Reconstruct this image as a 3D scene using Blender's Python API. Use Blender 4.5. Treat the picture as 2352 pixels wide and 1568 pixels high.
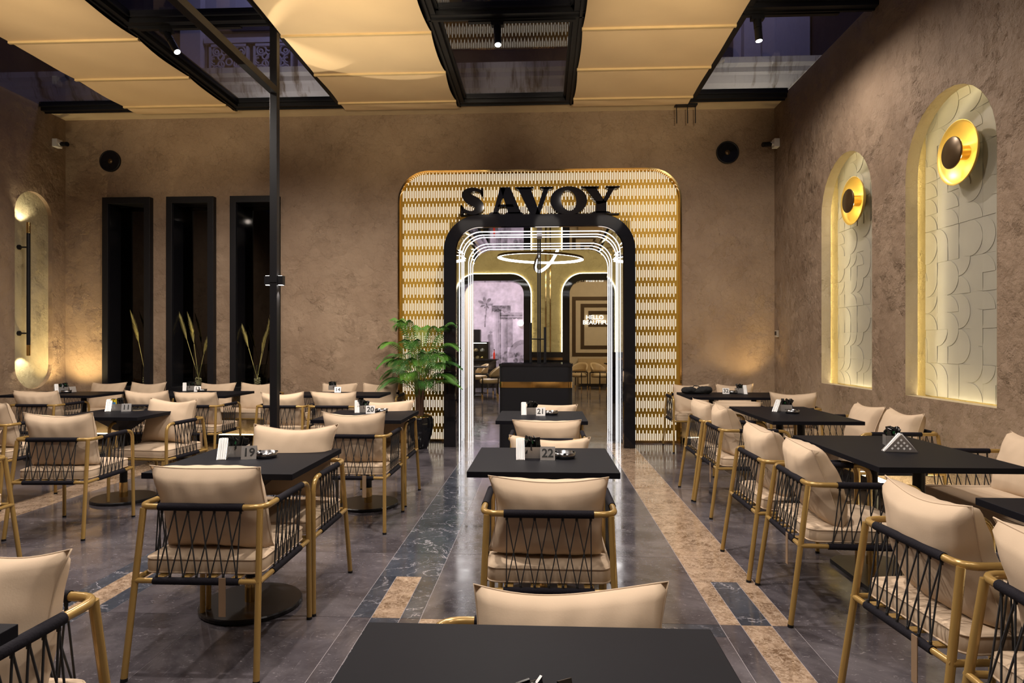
import bpy, bmesh, math, random
from mathutils import Vector, Matrix, noise
PI = math.pi
for o in list(bpy.data.objects): bpy.data.objects.remove(o)
S = bpy.context.scene
COL = S.collection
# ------------------------------------------------------------------ camera, world, lights
cam_d = bpy.data.cameras.new('camera'); cam = bpy.data.objects.new('camera', cam_d); COL.objects.link(cam)
cam.location = (0, 0, 1.35)
cam.rotation_euler = (PI/2, 0, math.atan(71.5/1480))
cam_d.sensor_width = 36.0; cam_d.sensor_fit = 'HORIZONTAL'; cam_d.lens = 1480/2352*36
cam_d.shift_y = 3/2352; cam_d.clip_start = 0.05; cam_d.clip_end = 200
S.camera = cam
S.view_settings.view_transform = 'Standard'; S.view_settings.look = 'None'
S.view_settings.gamma = 1.0; S.view_settings.use_curve_mapping = False
S.view_settings.exposure = 0.0
cy = S.cycles
cy.use_adaptive_sampling = True; cy.adaptive_threshold = .025
cy.max_bounces = 6; cy.diffuse_bounces = 3; cy.glossy_bounces = 4; cy.transmission_bounces = 4; cy.transparent_max_bounces = 10
cy.sample_clamp_indirect = 6.0; cy.caustics_reflective = False; cy.caustics_refractive = False
W = bpy.data.worlds.new('night_sky'); S.world = W; W.use_nodes = True
W.node_tree.nodes['Background'].inputs[0].default_value = (0.30, 0.29, 0.50, 1)
W.node_tree.nodes['Background'].inputs[1].default_value = 0.16

def spot(name, loc, target, power, ang=100, blend=0.5, col=(1, .86, .70), r=0.04):
    l = bpy.data.lights.new(name, 'SPOT'); l.energy = power; l.spot_size = math.radians(ang); l.spot_blend = blend
    l.color = col; l.shadow_soft_size = r
    o = bpy.data.objects.new(name, l); COL.objects.link(o); o.location = loc
    o.rotation_euler = (Vector(target)-Vector(loc)).to_track_quat('-Z', 'Y').to_euler(); return o
def area(name, loc, target, power, sx, sy, col=(1, .86, .70)):
    l = bpy.data.lights.new(name, 'AREA'); l.energy = power; l.shape = 'RECTANGLE'; l.size = sx; l.size_y = sy; l.color = col
    o = bpy.data.objects.new(name, l); COL.objects.link(o); o.location = loc
    o.rotation_euler = (Vector(target)-Vector(loc)).to_track_quat('-Z', 'Y').to_euler(); return o
def point(name, loc, power, col=(1, .8, .5), r=0.03):
    l = bpy.data.lights.new(name, 'POINT'); l.energy = power; l.color = col; l.shadow_soft_size = r
    o = bpy.data.objects.new(name, l); COL.objects.link(o); o.location = loc; return o
WH = (1, .89, .79)
# ceiling spots of the three visible track lamps
spot('track_lamp_light', (-3.57, 6.16, 4.17), (-3.4, 5.9, 0), 300, 172, .7, WH)
spot('track_lamp_light', (-0.44, 6.17, 4.17), (-0.43, 5.9, 0), 350, 172, .7, WH)
spot('track_lamp_light', (2.02, 6.19, 4.17), (2.02, 6.21, 0), 140, 176, .5, WH)
# further rows of the same track lamps, above the frame
for (x, y, p) in [(-5.3, 4.4, 300), (-3.75, 4.2, 380), (-1.25, 2.5, 560), (0.45, 3.3, 480), (0.1, 0.5, 215), (-1.8, 0.6, 190), (1.6, 1.0, 190)]:
    spot('ceiling_spot_light', (x, y, 4.3), (x, y+0.02, 0), p*.62, 168, .8, WH, .05 if y > 2 else .3)
# added spots without fixtures, for the golden glow in the back wall corners
spot('corner_glow_fill', (2.93, 8.35, .72), (2.2, 8.74, 2.3), 34, 100, .8, (1, .72, .32))
spot('corner_glow_fill', (-6.45, 8.3, .6), (-6.3, 8.74, 2.2), 95, 110, .8, (1, .75, .36))
# added spots without fixtures, unseen above the frame, to brighten the fabric blinds
for (x, tx, p) in [(-4.4, -4.75, 580), (-1.23, -1.85, 600), (1.15, 1.12, 580)]:
    spot('blind_fill_spot', (x, 2.9, 2.98), (tx, 7.0, 4.42), p, 40, 1.0, (1, .82, .55), .2)

# ------------------------------------------------------------------ mesh builder
class MB:
    def __init__(s): s.v = []; s.f = []; s.sm = []
    def add(s, vs, fs, smooth=False):
        b = len(s.v); s.v += [tuple(p) for p in vs]
        for f in fs: s.f.append(tuple(i+b for i in f)); s.sm.append(smooth)
        return s
    def box(s, x0, x1, y0, y1, z0, z1, M=None):
        vs = [Vector((x, y, z)) for x in (x0, x1) for y in (y0, y1) for z in (z0, z1)]
        if M is not None: vs = [M @ p for p in vs]
        return s.add(vs, [(0, 1, 3, 2), (4, 6, 7, 5), (0, 4, 5, 1), (2, 3, 7, 6), (0, 2, 6, 4), (1, 5, 7, 3)])
    def tube(s, pts, r, n=8, closed=False, caps=True):
        P = [Vector(p) for p in pts]; N = len(P)
        rad = r if isinstance(r, (list, tuple)) else [r]*N
        T = []
        for i in range(N):
            if closed: a, b = P[i-1], P[(i+1) % N]
            else: a, b = P[max(i-1, 0)], P[min(i+1, N-1)]
            T.append((b-a).normalized())
        u = T[0].orthogonal().normalized(); rings = []
        for i in range(N):
            u = (u - T[i]*u.dot(T[i])).normalized(); w = T[i].cross(u)
            rings.append([P[i]+(u*math.cos(2*PI*k/n)+w*math.sin(2*PI*k/n))*rad[i] for k in range(n)])
        vs = [p for q in rings for p in q]; fs = []
        for i in range(N if closed else N-1):
            j = (i+1) % N
            for k in range(n): fs.append((i*n+k, i*n+(k+1) % n, j*n+(k+1) % n, j*n+k))
        s.add(vs, fs, True)
        if caps and not closed:
            s.add(rings[0], [tuple(reversed(range(n)))]); s.add(rings[-1], [tuple(range(n))])
        return s
    def lathe(s, prof, n=24, M=None, smooth=True, caps=True):
        vs = []; fs = []
        for (r, z) in prof:
            for k in range(n):
                p = Vector((r*math.cos(2*PI*k/n), r*math.sin(2*PI*k/n), z)); vs.append(M @ p if M is not None else p)
        for i in range(len(prof)-1):
            for k in range(n): fs.append((i*n+k, i*n+(k+1) % n, (i+1)*n+(k+1) % n, (i+1)*n+k))
        s.add(vs, fs, smooth)
        if caps:
            if prof[0][0] > 1e-4: s.add(vs[:n], [tuple(reversed(range(n)))])
            if prof[-1][0] > 1e-4: s.add(vs[-n:], [tuple(range(n))])
        return s
    def prism(s, poly, w0, w1, mp):
        n = len(poly)
        vs = [mp(u, v, w0) for u, v in poly]+[mp(u, v, w1) for u, v in poly]
        fs = [tuple(range(n)), tuple(reversed(range(n, 2*n)))]+[(i, i+n, (i+1) % n+n, (i+1) % n) for i in range(n)]
        return s.add(vs, fs)
    def ring(s, outer, inner, w0, w1, mp, closed=True):
        n = len(outer)
        vs = [mp(u, v, w) for w in (w0, w1) for L in (outer, inner) for u, v in L]; fs = []
        for i in range(n if closed else n-1):
            j = (i+1) % n
            fs += [(i, j, n+j, n+i), (2*n+i, 3*n+i, 3*n+j, 2*n+j), (i, 2*n+i, 2*n+j, j), (n+i, n+j, 3*n+j, 3*n+i)]
        if not closed: fs += [(0, n, 3*n, 2*n), (n-1, 3*n-1, 4*n-1, 2*n-1)]
        return s.add(vs, fs)
    def grid(s, fn, nu, nv, smooth=True):
        vs = [fn(i/nu, j/nv) for j in range(nv+1) for i in range(nu+1)]
        fs = [(j*(nu+1)+i, j*(nu+1)+i+1, (j+1)*(nu+1)+i+1, (j+1)*(nu+1)+i) for j in range(nv) for i in range(nu)]
        return s.add(vs, fs, smooth)
    def mesh(s, name, mat, recalc=True):
        me = bpy.data.meshes.new(name); me.from_pydata(s.v, [], s.f)
        me.polygons.foreach_set('use_smooth', s.sm)
        if recalc:
            bm = bmesh.new(); bm.from_mesh(me); bmesh.ops.recalc_face_normals(bm, faces=bm.faces); bm.to_mesh(me); bm.free()
        if mat: me.materials.append(mat)
        me.update(); return me
    def obj(s, name, mat, parent=None, recalc=True):
        return link(name, s.mesh(name, mat, recalc), parent)
def link(name, me, parent=None, loc=None, rot=None):
    o = bpy.data.objects.new(name, me); COL.objects.link(o)
    if parent: o.parent = parent
    if loc is not None: o.location = loc
    if rot is not None: o.rotation_euler = rot
    return o
def tag(o, label, cat, group=None, kind=None):
    if label: o['label'] = label
    if cat: o['category'] = cat
    if group: o['group'] = group
    if kind: o['kind'] = kind
    return o
def thing(name, loc=(0, 0, 0), rz=0, label=None, cat=None, group=None):
    o = bpy.data.objects.new(name, None); COL.objects.link(o); o.empty_display_size = .1
    o.location = loc; o.rotation_euler = (0, 0, rz); return tag(o, label, cat, group)
def struct(o): o['kind'] = 'structure'; return o
def dup(root, loc, rz=0, label=None, group=None):
    def cp(o, par):
        c = o.copy(); COL.objects.link(c)
        if par: c.parent = par
        for ch in o.children: cp(ch, c)
        return c
    r = cp(root, None); r.location = loc; r.rotation_euler = (0, 0, rz)
    if label: r['label'] = label
    if group: r['group'] = group
    return r
def bevel(o, w=.003, seg=2):
    m = o.modifiers.new('bevel', 'BEVEL'); m.width = w; m.segments = seg; m.limit_method = 'ANGLE'; return o
def arc(cx, cy, r, a0, a1, n): return [(cx+r*math.cos(math.radians(a0+(a1-a0)*i/n)), cy+r*math.sin(math.radians(a0+(a1-a0)*i/n))) for i in range(n+1)]
XZ = lambda y0: (lambda u, v, w: (u, y0+w, v))          # wall facing -y: w goes into the wall
def holes(outer, hs, mp, mat, name, depth=.1, back=False, parent=None, jamb=True):
    """flat wall with real openings; outer/hs are 2D loops; jambs go in by depth"""
    bm = bmesh.new(); allE = []
    for L in [outer]+hs:
        vs = [bm.verts.new(mp(u, v, 0)) for u, v in L]
        allE += [bm.edges.new((vs[i], vs[(i+1) % len(vs)])) for i in range(len(vs))]
    bmesh.ops.triangle_fill(bm, edges=allE, use_beauty=True)
    for L in (hs if jamb else []):
        a = [bm.verts.new(mp(u, v, 0)) for u, v in L]; b = [bm.verts.new(mp(u, v, depth)) for u, v in L]
        for i in range(len(L)):
            j = (i+1) % len(L); bm.faces.new((a[i], a[j], b[j], b[i]))
        if back: bm.faces.new(b)
    bmesh.ops.recalc_face_normals(bm, faces=bm.faces)
    me = bpy.data.meshes.new(name); bm.to_mesh(me); bm.free(); me.materials.append(mat)
    return link(name, me, parent)
_txt = {}
def text_mesh(txt, size, ext, mat, bevel_d=0, align='CENTER'):
    key = (txt, size, ext, mat.name)
    if key in _txt: return _txt[key]
    cu = bpy.data.curves.new('t', 'FONT'); cu.body = txt; cu.size = size; cu.extrude = ext; cu.align_x = align; cu.align_y = 'CENTER'
    cu.resolution_u = 3; cu.bevel_depth = bevel_d
    o = bpy.data.objects.new('t', cu); COL.objects.link(o); dg = bpy.context.evaluated_depsgraph_get(); dg.update()
    me = bpy.data.meshes.new_from_object(o.evaluated_get(dg)); bpy.data.objects.remove(o)
    me.materials.clear(); me.materials.append(mat); me.name = 'lettering'; _txt[key] = me; return me

# ------------------------------------------------------------------ materials
class NT:
    def __init__(s, name):
        s.m = bpy.data.materials.new(name); s.m.use_nodes = True; s.t = s.m.node_tree; s.b = s.t.nodes['Principled BSDF']
        s.out = s.t.nodes['Material Output']
    def n(s, typ, ins=None, **kw):
        nd = s.t.nodes.new(typ)
        for k, v in kw.items(): setattr(nd, k, v)
        for k, v in (ins or {}).items():
            if hasattr(v, 'links') or isinstance(v, bpy.types.NodeSocket): s.t.links.new(v, nd.inputs[k])
            else: nd.inputs[k].default_value = v
        return nd
    def l(s, a, b): s.t.links.new(a, b)
    def ramp(s, fac, stops, interp='LINEAR'):
        r = s.n('ShaderNodeValToRGB', {0: fac}); e = r.color_ramp; e.interpolation = interp
        while len(e.elements) < len(stops): e.elements.new(.5)
        for el, (p, c) in zip(e.elements, stops): el.position = p; el.color = (*c, 1) if len(c) == 3 else c
        return r.outputs[0]
    def mix(s, fac, a, b, mode='MIX'):
        m = s.n('ShaderNodeMix', data_type='RGBA', blend_type=mode)
        for sock, v in ((m.inputs[0], fac), (m.inputs[6], a), (m.inputs[7], b)):
            if isinstance(v, bpy.types.NodeSocket): s.l(v, sock)
            elif isinstance(v, tuple): sock.default_value = (*v, 1)
            else: sock.default_value = v
        return m.outputs[2]
    def math(s, op, a, b=0.0, c=None):
        m = s.n('ShaderNodeMath', operation=op)
        for i, v in enumerate((a, b) if c is None else (a, b, c)):
            if isinstance(v, bpy.types.NodeSocket): s.l(v, m.inputs[i])
            else: m.inputs[i].default_value = v
        return m.outputs[0]
    def coord(s, kind='Object', scale=(1, 1, 1), rnd=False):
        c = s.n('ShaderNodeTexCoord').outputs[kind]
        if rnd:
            oi = s.n('ShaderNodeObjectInfo'); off = s.math('MULTIPLY', oi.outputs['Random'], 37.0)
            cb = s.n('ShaderNodeCombineXYZ', {0: off, 1: off, 2: off})
            c = s.n('ShaderNodeVectorMath', {0: c, 1: cb.outputs[0]}, operation='ADD').outputs[0]
        return s.n('ShaderNodeMapping', {0: c, 3: scale}).outputs[0]
    def noise(s, vec, scale, detail=3, rough=.5, dist=0):
        return s.n('ShaderNodeTexNoise', {'Vector': vec, 'Scale': scale, 'Detail': detail, 'Roughness': rough, 'Distortion': dist}).outputs[0]
    def bump(s, h, strength, dist=.01):
        b = s.n('ShaderNodeBump', {'Height': h, 'Strength': strength, 'Distance': dist}); s.l(b.outputs[0], s.b.inputs['Normal'])
    def base(s, c):
        if isinstance(c, tuple): s.b.inputs['Base Color'].default_value = (*c, 1)
        else: s.l(c, s.b.inputs['Base Color'])
    def set(s, **k):
        for a, v in k.items(): s.b.inputs[a.replace('_', ' ')].default_value = v
def simple(name, col, rough=.5, metal=0., var=.12, vs=6., bmp=0., bs=60., spec=None, **k):
    t = NT(name); c = t.coord(); nz = t.noise(c, vs, 3)
    t.base(t.mix(nz, tuple(x*(1-var) for x in col), tuple(min(1, x*(1+var)) for x in col)))
    t.set(Roughness=rough, Metallic=metal, **k)
    if spec is not None: t.b.inputs['Specular IOR Level'].default_value = spec
    if bmp: t.bump(t.noise(c, bs, 3), bmp, .004)
    return t.m
def emit(name, col, st):
    t = NT(name); t.base((0, 0, 0)); t.b.inputs['Emission Color'].default_value = (*col, 1); t.b.inputs['Emission Strength'].default_value = st; return t.m
def glass(name, tint, refl_ior=1.45, rough=0.0):
    t = NT(name); bf = t.n('ShaderNodeNewGeometry').outputs['Backfacing']; io = t.math('ADD', refl_ior, t.math('MULTIPLY', bf, 1/refl_ior-refl_ior)); fr = t.n('ShaderNodeFresnel', {0: io}); tr = t.n('ShaderNodeBsdfTransparent', {0: (*tint, 1)})
    gl = t.n('ShaderNodeBsdfGlossy', {'Color': (1, 1, 1, 1), 'Roughness': rough}); mx = t.n('ShaderNodeMixShader', {0: fr.outputs[0], 1: tr.outputs[0], 2: gl.outputs[0]})
    t.l(mx.outputs[0], t.out.inputs[0]); return t.m
def plaster(name, c1, c2, strength=.6):
    t = NT(name); c = t.coord('Object'); warp = t.noise(c, 3.0, 2)
    v2 = t.n('ShaderNodeVectorMath', {0: c, 1: t.n('ShaderNodeTexNoise', {'Vector': c, 'Scale': 2.2, 'Detail': 2.0}).outputs['Color']}, operation='ADD').outputs[0]
    big = t.noise(c, 1.3, 4, .6)
    bcol = t.mix(t.ramp(big, [(.3, (0, 0, 0)), (.7, (1, 1, 1))]), c1, c2)
    v3 = t.n('ShaderNodeVectorMath', {0: c, 1: t.n('ShaderNodeVectorMath', {0: t.n('ShaderNodeTexNoise', {'Vector': c, 'Scale': 9.0, 'Detail': 5.0, 'Roughness': .65}).outputs['Color'], 'Scale': .16}, operation='SCALE').outputs[0]}, operation='ADD').outputs[0]
    def patch(sc):
        cc = t.n('ShaderNodeTexVoronoi', {'Vector': v3, 'Scale': sc}, feature='F1').outputs['Color']; return t.n('ShaderNodeSeparateColor', {0: cc}).outputs[0]
    def facet(sc):                                                 # flat trowel patches, each tilted its own way
        vo = t.n('ShaderNodeTexVoronoi', {'Vector': v3, 'Scale': sc}, feature='F1')
        d_ = t.n('ShaderNodeVectorMath', {0: v3, 1: vo.outputs['Position']}, operation='SUBTRACT').outputs[0]
        k_ = t.n('ShaderNodeVectorMath', {0: vo.outputs['Color'], 1: (.5, .5, .5)}, operation='SUBTRACT').outputs[0]
        return t.n('ShaderNodeVectorMath', {0: d_, 1: k_}, operation='DOT_PRODUCT').outputs['Value']
    mask = t.ramp(t.noise(c, 2.3, 3), [(.38, (.2, .2, .2)), (.62, (1, 1, 1))])
    ed = t.n('ShaderNodeTexVoronoi', {'Vector': v3, 'Scale': 8.0}, feature='DISTANCE_TO_EDGE').outputs['Distance']
    crk = t.math('MULTIPLY', t.ramp(ed, [(0.0, (1, 1, 1)), (.035, (0, 0, 0))]), t.ramp(t.noise(c, 6.0, 2), [(.50, (0, 0, 0)), (.62, (1, 1, 1))]))
    h = t.math('ADD', t.math('MULTIPLY', t.math('ADD', facet(8.0), t.math('MULTIPLY', facet(17.0), .8)), mask), t.math('ADD', t.math('MULTIPLY', t.noise(c, 12.0, 5, .6), .035), t.math('MULTIPLY', crk, -.0045)))
    t.base(t.mix(t.math('MULTIPLY', patch(8.0), .11), bcol, tuple(x*.72 for x in c1)))
    t.bump(h, 1.0, .55*strength); t.set(Roughness=.72); t.b.inputs['Specular IOR Level'].default_value = .25
    return t.m
def marble(name, kind):
    t = NT(name); c = t.coord('Object', rnd=True); n1 = t.noise(c, 3.0, 6, .6, .6)
    if kind == 'grey':
        col = t.mix(t.ramp(n1, [(.3, (0, 0, 0)), (.72, (1, 1, 1))]), (.036, .032, .037), (.115, .103, .118))
        cl = t.noise(c, 1.6, 5, .7, 1.0); col = t.mix(t.ramp(cl, [(.45, (0, 0, 0)), (.75, (.8, .8, .8))]), col, (.165, .150, .163)); fl = t.noise(t.coord('Object', (1, 1.7, 1), True), 34, 5, .72, .8); col = t.mix(t.ramp(fl, [(.60, (0, 0, 0)), (.72, (1, 1, 1))]), col, (.30, .28, .30))
        sc = t.noise(t.coord('Object', (7, .6, 1), True), 9, 3, .6, 1.5); col = t.mix(t.ramp(sc, [(.66, (0, 0, 0)), (.74, (.45, .45, .45))]), col, (.20, .185, .20))
    elif kind == 'blue':
        col = t.mix(t.ramp(n1, [(.3, (0, 0, 0)), (.75, (1, 1, 1))]), (.026, .031, .043), (.078, .088, .114))
        vv = t.math('ABSOLUTE', t.math('SUBTRACT', t.noise(c, 3.8, 6, .6, .7), .5)); vk = t.math('MULTIPLY', t.ramp(vv, [(.0, (.9, .9, .9)), (.013, (0, 0, 0))]), t.ramp(t.noise(c, 4.5, 3), [(.44, (0, 0, 0)), (.58, (1, 1, 1))])); col = t.mix(vk, col, (.45, .43, .47))
        fl = t.noise(c, 30, 4, .7, .8); col = t.mix(t.ramp(fl, [(.58, (0, 0, 0)), (.74, (.7, .7, .7))]), col, (.26, .26, .31))
    else:
        vo = t.n('ShaderNodeTexVoronoi', {'Vector': t.n('ShaderNodeVectorMath', {0: c, 1: t.n('ShaderNodeTexNoise', {'Vector': c, 'Scale': 14.0, 'Detail': 3.0}).outputs['Color']}, operation='ADD').outputs[0], 'Scale': 11.0}, feature='F1').outputs['Distance']
        n2 = t.noise(c, 9, 5, .65, .7)
        col = t.mix(t.ramp(n2, [(.38, (0, 0, 0)), (.66, (1, 1, 1))]), (.15, .092, .056), (.40, .285, .20))
        col = t.mix(t.ramp(vo, [(.38, (0, 0, 0)), (.80, (.6, .6, .6))]), col, (.50, .375, .275))
        vv = t.math('ABSOLUTE', t.math('SUBTRACT', t.noise(c, 12, 4, .6, 1.0), .5)); col = t.mix(t.ramp(vv, [(.0, (.6, .6, .6)), (.02, (0, 0, 0))]), col, (.58, .46, .35))
    t.base(col); rr = t.noise(c, 5, 4, .7)
    t.l(t.ramp(rr, [(.3, (.045, .045, .045)), (.75, (.22, .22, .22))]), t.b.inputs['Roughness']); t.b.inputs['Specular IOR Level'].default_value = .5
    t.bump(t.noise(c, 40, 3), .012, .002); return t.m
M = {}
M['plaster'] = plaster('wall_plaster', (.24, .165, .110), (.33, .24, .165), .62)
M['plaster_rough'] = plaster('wall_plaster_rough', (.21, .145, .098), (.29, .21, .145), .95)
M['plaster_in'] = plaster('hall_plaster', (.42, .33, .15), (.52, .42, .21), .5)
M['black'] = simple('black_metal', (.008, .008, .010), .42, spec=.25)
M['gloss'] = simple('black_gloss', (.008, .008, .010), .05, spec=.4)
M['table'] = simple('black_laminate', (.0065, .0065, .0095), .55, bmp=.02, spec=.07)
M['gold'] = simple('gold_paint', (.37, .235, .075), .24, .3, .15)
M['brass'] = simple('polished_brass', (.85, .58, .22), .09, 1.0)
M['bronze'] = simple('dark_bronze', (.09, .055, .025), .35, .6)
M['steel'] = simple('brushed_steel', (.66, .65, .64), .30, .85, .1, 40)
M['mirror'] = simple('mirror_lining', (.62, .62, .64), .03, 1.0, .02)
M['smoked'] = simple('smoked_mirror', (.055, .052, .05), .03, 1.0, .02)
M['panelgold'] = simple('gold_screen', (.46, .27, .035), .46, .55, .1)
M['wrap'] = simple('black_cord_wrap', (.010, .009, .013), .8, 0, .2, 30, .4, 160, spec=.12)
M['rope'] = simple('black_rope', (.010, .010, .012), .7)
t = NT('beige_cushion'); c = t.coord('Object', rnd=True); nz = t.noise(c, 5, 4); t.base(t.mix(nz, (.50, .385, .275), (.58, .452, .33))); t.set(Roughness=.95); t.b.inputs['Specular IOR Level'].default_value = .12
t.bump(t.math('ADD', t.noise(c, 9, 2, .4, .3), t.math('MULTIPLY', t.noise(c, 220, 2), .10)), .09, .02); M['cushion'] = t.m
M['blind'] = simple('blind_fabric', (.74, .55, .33), .9, 0, .05, 3, .1, 8)
M['blindbar'] = simple('blind_bar', (.62, .46, .24), .6)
M['cream'] = simple('cream_trim', (.62, .50, .33), .7)
M['white'] = simple('white_plastic', (.75, .74, .72), .4)
M['paper'] = simple('paper_napkin', (.82, .82, .82), .9)
M['led'] = emit('led_white', (1, .96, .98), 4.0)
M['ledwarm'] = emit('led_warm', (1, .80, .42), 10.0)
M['lednook'] = emit('led_niche', (1, .84, .50), 26.0)
M['ledhalo'] = emit('led_halo', (1, .88, .55), 9.0)
M['slot'] = emit('backlight_panel', (1, .87, .66), 1.15)
M['lens'] = emit('lamp_lens', (1, .97, .92), 14.0)
M['pane'] = glass('roof_glass', (.80, .80, .86), 1.5)
M['doorglass'] = glass('door_glass', (.95, .95, .95), 1.35)
M['clear'] = glass('clear_glass', (.90, .92, .90), 1.5)
M['marble_grey'] = marble('grey_marble', 'grey'); M['marble_blue'] = marble('blue_marble', 'blue'); M['marble_beige'] = marble('beige_marble', 'beige')
M['grout'] = simple('pale_grout', (.34, .31, .33), .8)
M['tile'] = simple('relief_tile', (.30, .283, .235), .36, 0, .12, 4, .05, 30)
M['sachet'] = simple('black_sachet', (.012, .012, .012), .25, 0, .3)
M['green'] = simple('green_print', (.02, .16, .05), .4)
M['yellow'] = simple('yellow_sachet', (.80, .58, .02), .5)
M['bag'] = simple('black_cloth', (.008, .008, .009), .9, 0, .2, 10, .4, 40)
M['digits'] = simple('black_digits', (.01, .01, .01), .6)
# ------------------------------------------------------------------ floor and its tiles
XL, XR, YB, YF, ZC = -6.71, 3.08, 8.75, -2.6, 4.53
floor = struct(MB().box(XL, XR, YF, 8.76, -.06, -.0015).obj('floor', M['grout']))
def tile(x0, x1, y0, y1, mat):
    g = .0016
    o = MB().box(x0+g, x1-g, y0+g, y1-g, -.0012, 0).obj('floor_tile', M[mat], floor); return o
ys = [-2.6, -1.67, -.71, .25, 1.21, 2.17, 3.13, 4.10, 5.06, 6.02, 6.98, 7.94, 8.76]
cols = [(-6.71, -5.89), (-5.89, -5.17), (-5.17, -4.45), (-4.45, -4.10, 'b'), (-4.10, -3.31), (-3.31, -2.525), (-2.525, -2.18, 'B'), (-2.18, -1.665),
        (-1.665, -.945), (-.945, -.60, 'B'), (-.60, .12), (.12, .845), (.845, 1.19, 'b'), (1.19, 1.91), (1.91, 2.63), (2.63, 3.06)]
for cdef in cols:
    x0, x1 = cdef[:2]; k = cdef[2] if len(cdef) > 2 else None
    for y0, y1 in zip(ys[:-1], ys[1:]):
        if k is None:
            if y0 == 2.17 and x0 in (-.60, .12): tile(x0, x1, y0, 3.00, 'marble_grey'); tile(x0, x1, 3.00, y1, 'marble_beige' if x0 < 0 else 'marble_blue')
            else: tile(x0, x1, y0, y1, 'marble_grey')
            continue
        a, b = ('marble_beige', 'marble_blue') if k == 'b' else ('marble_blue', 'marble_beige')
        if x0 == -4.45: tile(x0, x1, y0, y1, a); continue
        i0, i1 = x0+.10, x1-.10
        if y0 == 3.13:                                             # the keyed inset next to the cross joint
            tile(x0, i0, y0, 3.69, a); tile(i0, i1, y0, 3.69, b); tile(i1, x1, y0, 3.69, a); tile(x0, x1, 3.69, y1, a)
        elif y0 < 3.13:
            tile(x0, i0, y0, y1, 'marble_grey'); tile(i0, i1, y0, y1, a); tile(i1, x1, y0, y1, 'marble_grey')
        else: tile(x0, x1, y0, y1, a)

# ------------------------------------------------------------------ walls with their openings
def archp(x0, x1, top, r, n=10, z0=0.0): return [(x0, z0)]+arc(x0+r, top-r, r, 180, 90, n)+arc(x1-r, top-r, r, 90, 0, n)+[(x1, z0)]
PX0, PX1, PT = -1.985, 1.855, 3.70
pan = archp(PX0, PX1, PT, .42, 12)
outer = [(XL, 0)]+pan+[(XR, 0), (XR, ZC), (XL, ZC)]
boxes = [(-6.122, -5.44), (-5.208, -4.539), (-4.308, -3.627)]
bh = [[(a+.03, .66), (b-.03, .66), (b-.03, 3.34), (a+.03, 3.34)] for a, b in boxes]
wall_back = struct(holes(outer, bh, XZ(YB), M['plaster'], 'wall_back', .2, False))
# rounded reveal + brass rim of the gold screen opening
rim_in = archp(PX0+.022, PX1-.022, PT-.022, .40, 12)
struct(MB().ring(pan, rim_in, -.018, .07, XZ(YB), closed=False).obj('trim_1', M['brass']))
MX = lambda x0, sgn: (lambda u, v, w: (x0+sgn*w, u, v))
# left wall, stadium niche
NY, NZ0, NZ1, NR = 8.19, .742, 3.342, .312
stad = arc(NY, NZ1-NR, NR, 0, 180, 18)+arc(NY, NZ0+NR, NR, 180, 360, 18)
wall_left = struct(holes([(YF, 0), (YB, 0), (YB, ZC), (YF, ZC)], [stad], MX(XL, -1), M['plaster'], 'wall_left', .055, False))
M['plate'] = plaster('niche_plate', (.36, .31, .20), (.46, .40, .27), .5)
MB().prism(arc(NY, NZ1-NR, NR+.02, 0, 180, 18)+arc(NY, NZ0+NR, NR+.02, 180, 360, 18), .055, .075, MX(XL, -1)).obj('niche_plate', M['plate'], wall_left)
# right wall, two arched niches
def arch_loop(y0, y1, z0, ztop, n=16):
    r = (y1-y0)/2; return [(y0, z0), (y1, z0)]+arc((y0+y1)/2, ztop-r, r, 0, 180, n)
NI = [(4.532, 5.637), (6.196, 7.294)]
wall_right = struct(holes([(YF, 0), (YB, 0), (YB, ZC), (YF, ZC)], [arch_loop(a, b, .905, 3.29) for a, b in NI], MX(XR, 1), M['plaster_rough'], 'wall_right', .10, jamb=False))
M['reveal'] = plaster('reveal_plaster', (.46, .38, .25), (.56, .47, .32), .4)
for a, b in NI:
    lp = arch_loop(a, b, .905, 3.29); m = MB()
    m.add([(XR-.001, u, v) for u, v in lp]+[(XR+.10, u, v) for u, v in lp], [(i, (i+1) % len(lp), len(lp)+(i+1) % len(lp), len(lp)+i) for i in range(len(lp))]).obj('niche_reveal', M['reveal'], wall_right)
wall_front = struct(MB().box(XL, XR, YF-.1, YF, 0, ZC).obj('wall_front', M['plaster']))

# relief tiles: a thin square with raised quarter discs and squares
T = .28
def tile_mesh(pattern, name):
    m = MB(); m.box(0, .012, .0007, T-.0007, .0007, T-.0007); h = T/2
    for (ci, cj, q) in pattern:
        y0, z0 = ci*h, cj*h
        if q == 4: poly = [(y0+.002, z0+.002), (y0+h-.002, z0+.002), (y0+h-.002, z0+h-.002), (y0+.002, z0+h-.002)]
        else:
            oy, oz = [(y0, z0), (y0+h, z0), (y0+h, z0+h), (y0, z0+h)][q]
            a0 = [0, 90, 180, 270][q]; poly = [(oy, oz)]+arc(oy, oz, h-.002, a0, a0+90, 10)
        m.prism(poly, -.0038, .004, lambda u, v, w: (w, u, v))
        m.v = m.v
    return m.mesh(name, M['tile'])
pats = [[(0, 0, a_), (1, 0, b_), (0, 1, c_), (1, 1, d_)] for a_, b_, c_, d_ in ((1, 0, 2, 3), (0, 2, 3, 1), (2, 3, 1, 0), (1, 3, 1, 3), (3, 1, 0, 2), (0, 0, 2, 2), (2, 0, 3, 1), (3, 3, 0, 1))]
tms = [tile_mesh(p, 'relief_tile') for p in pats]
R = random.Random(5)
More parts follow.
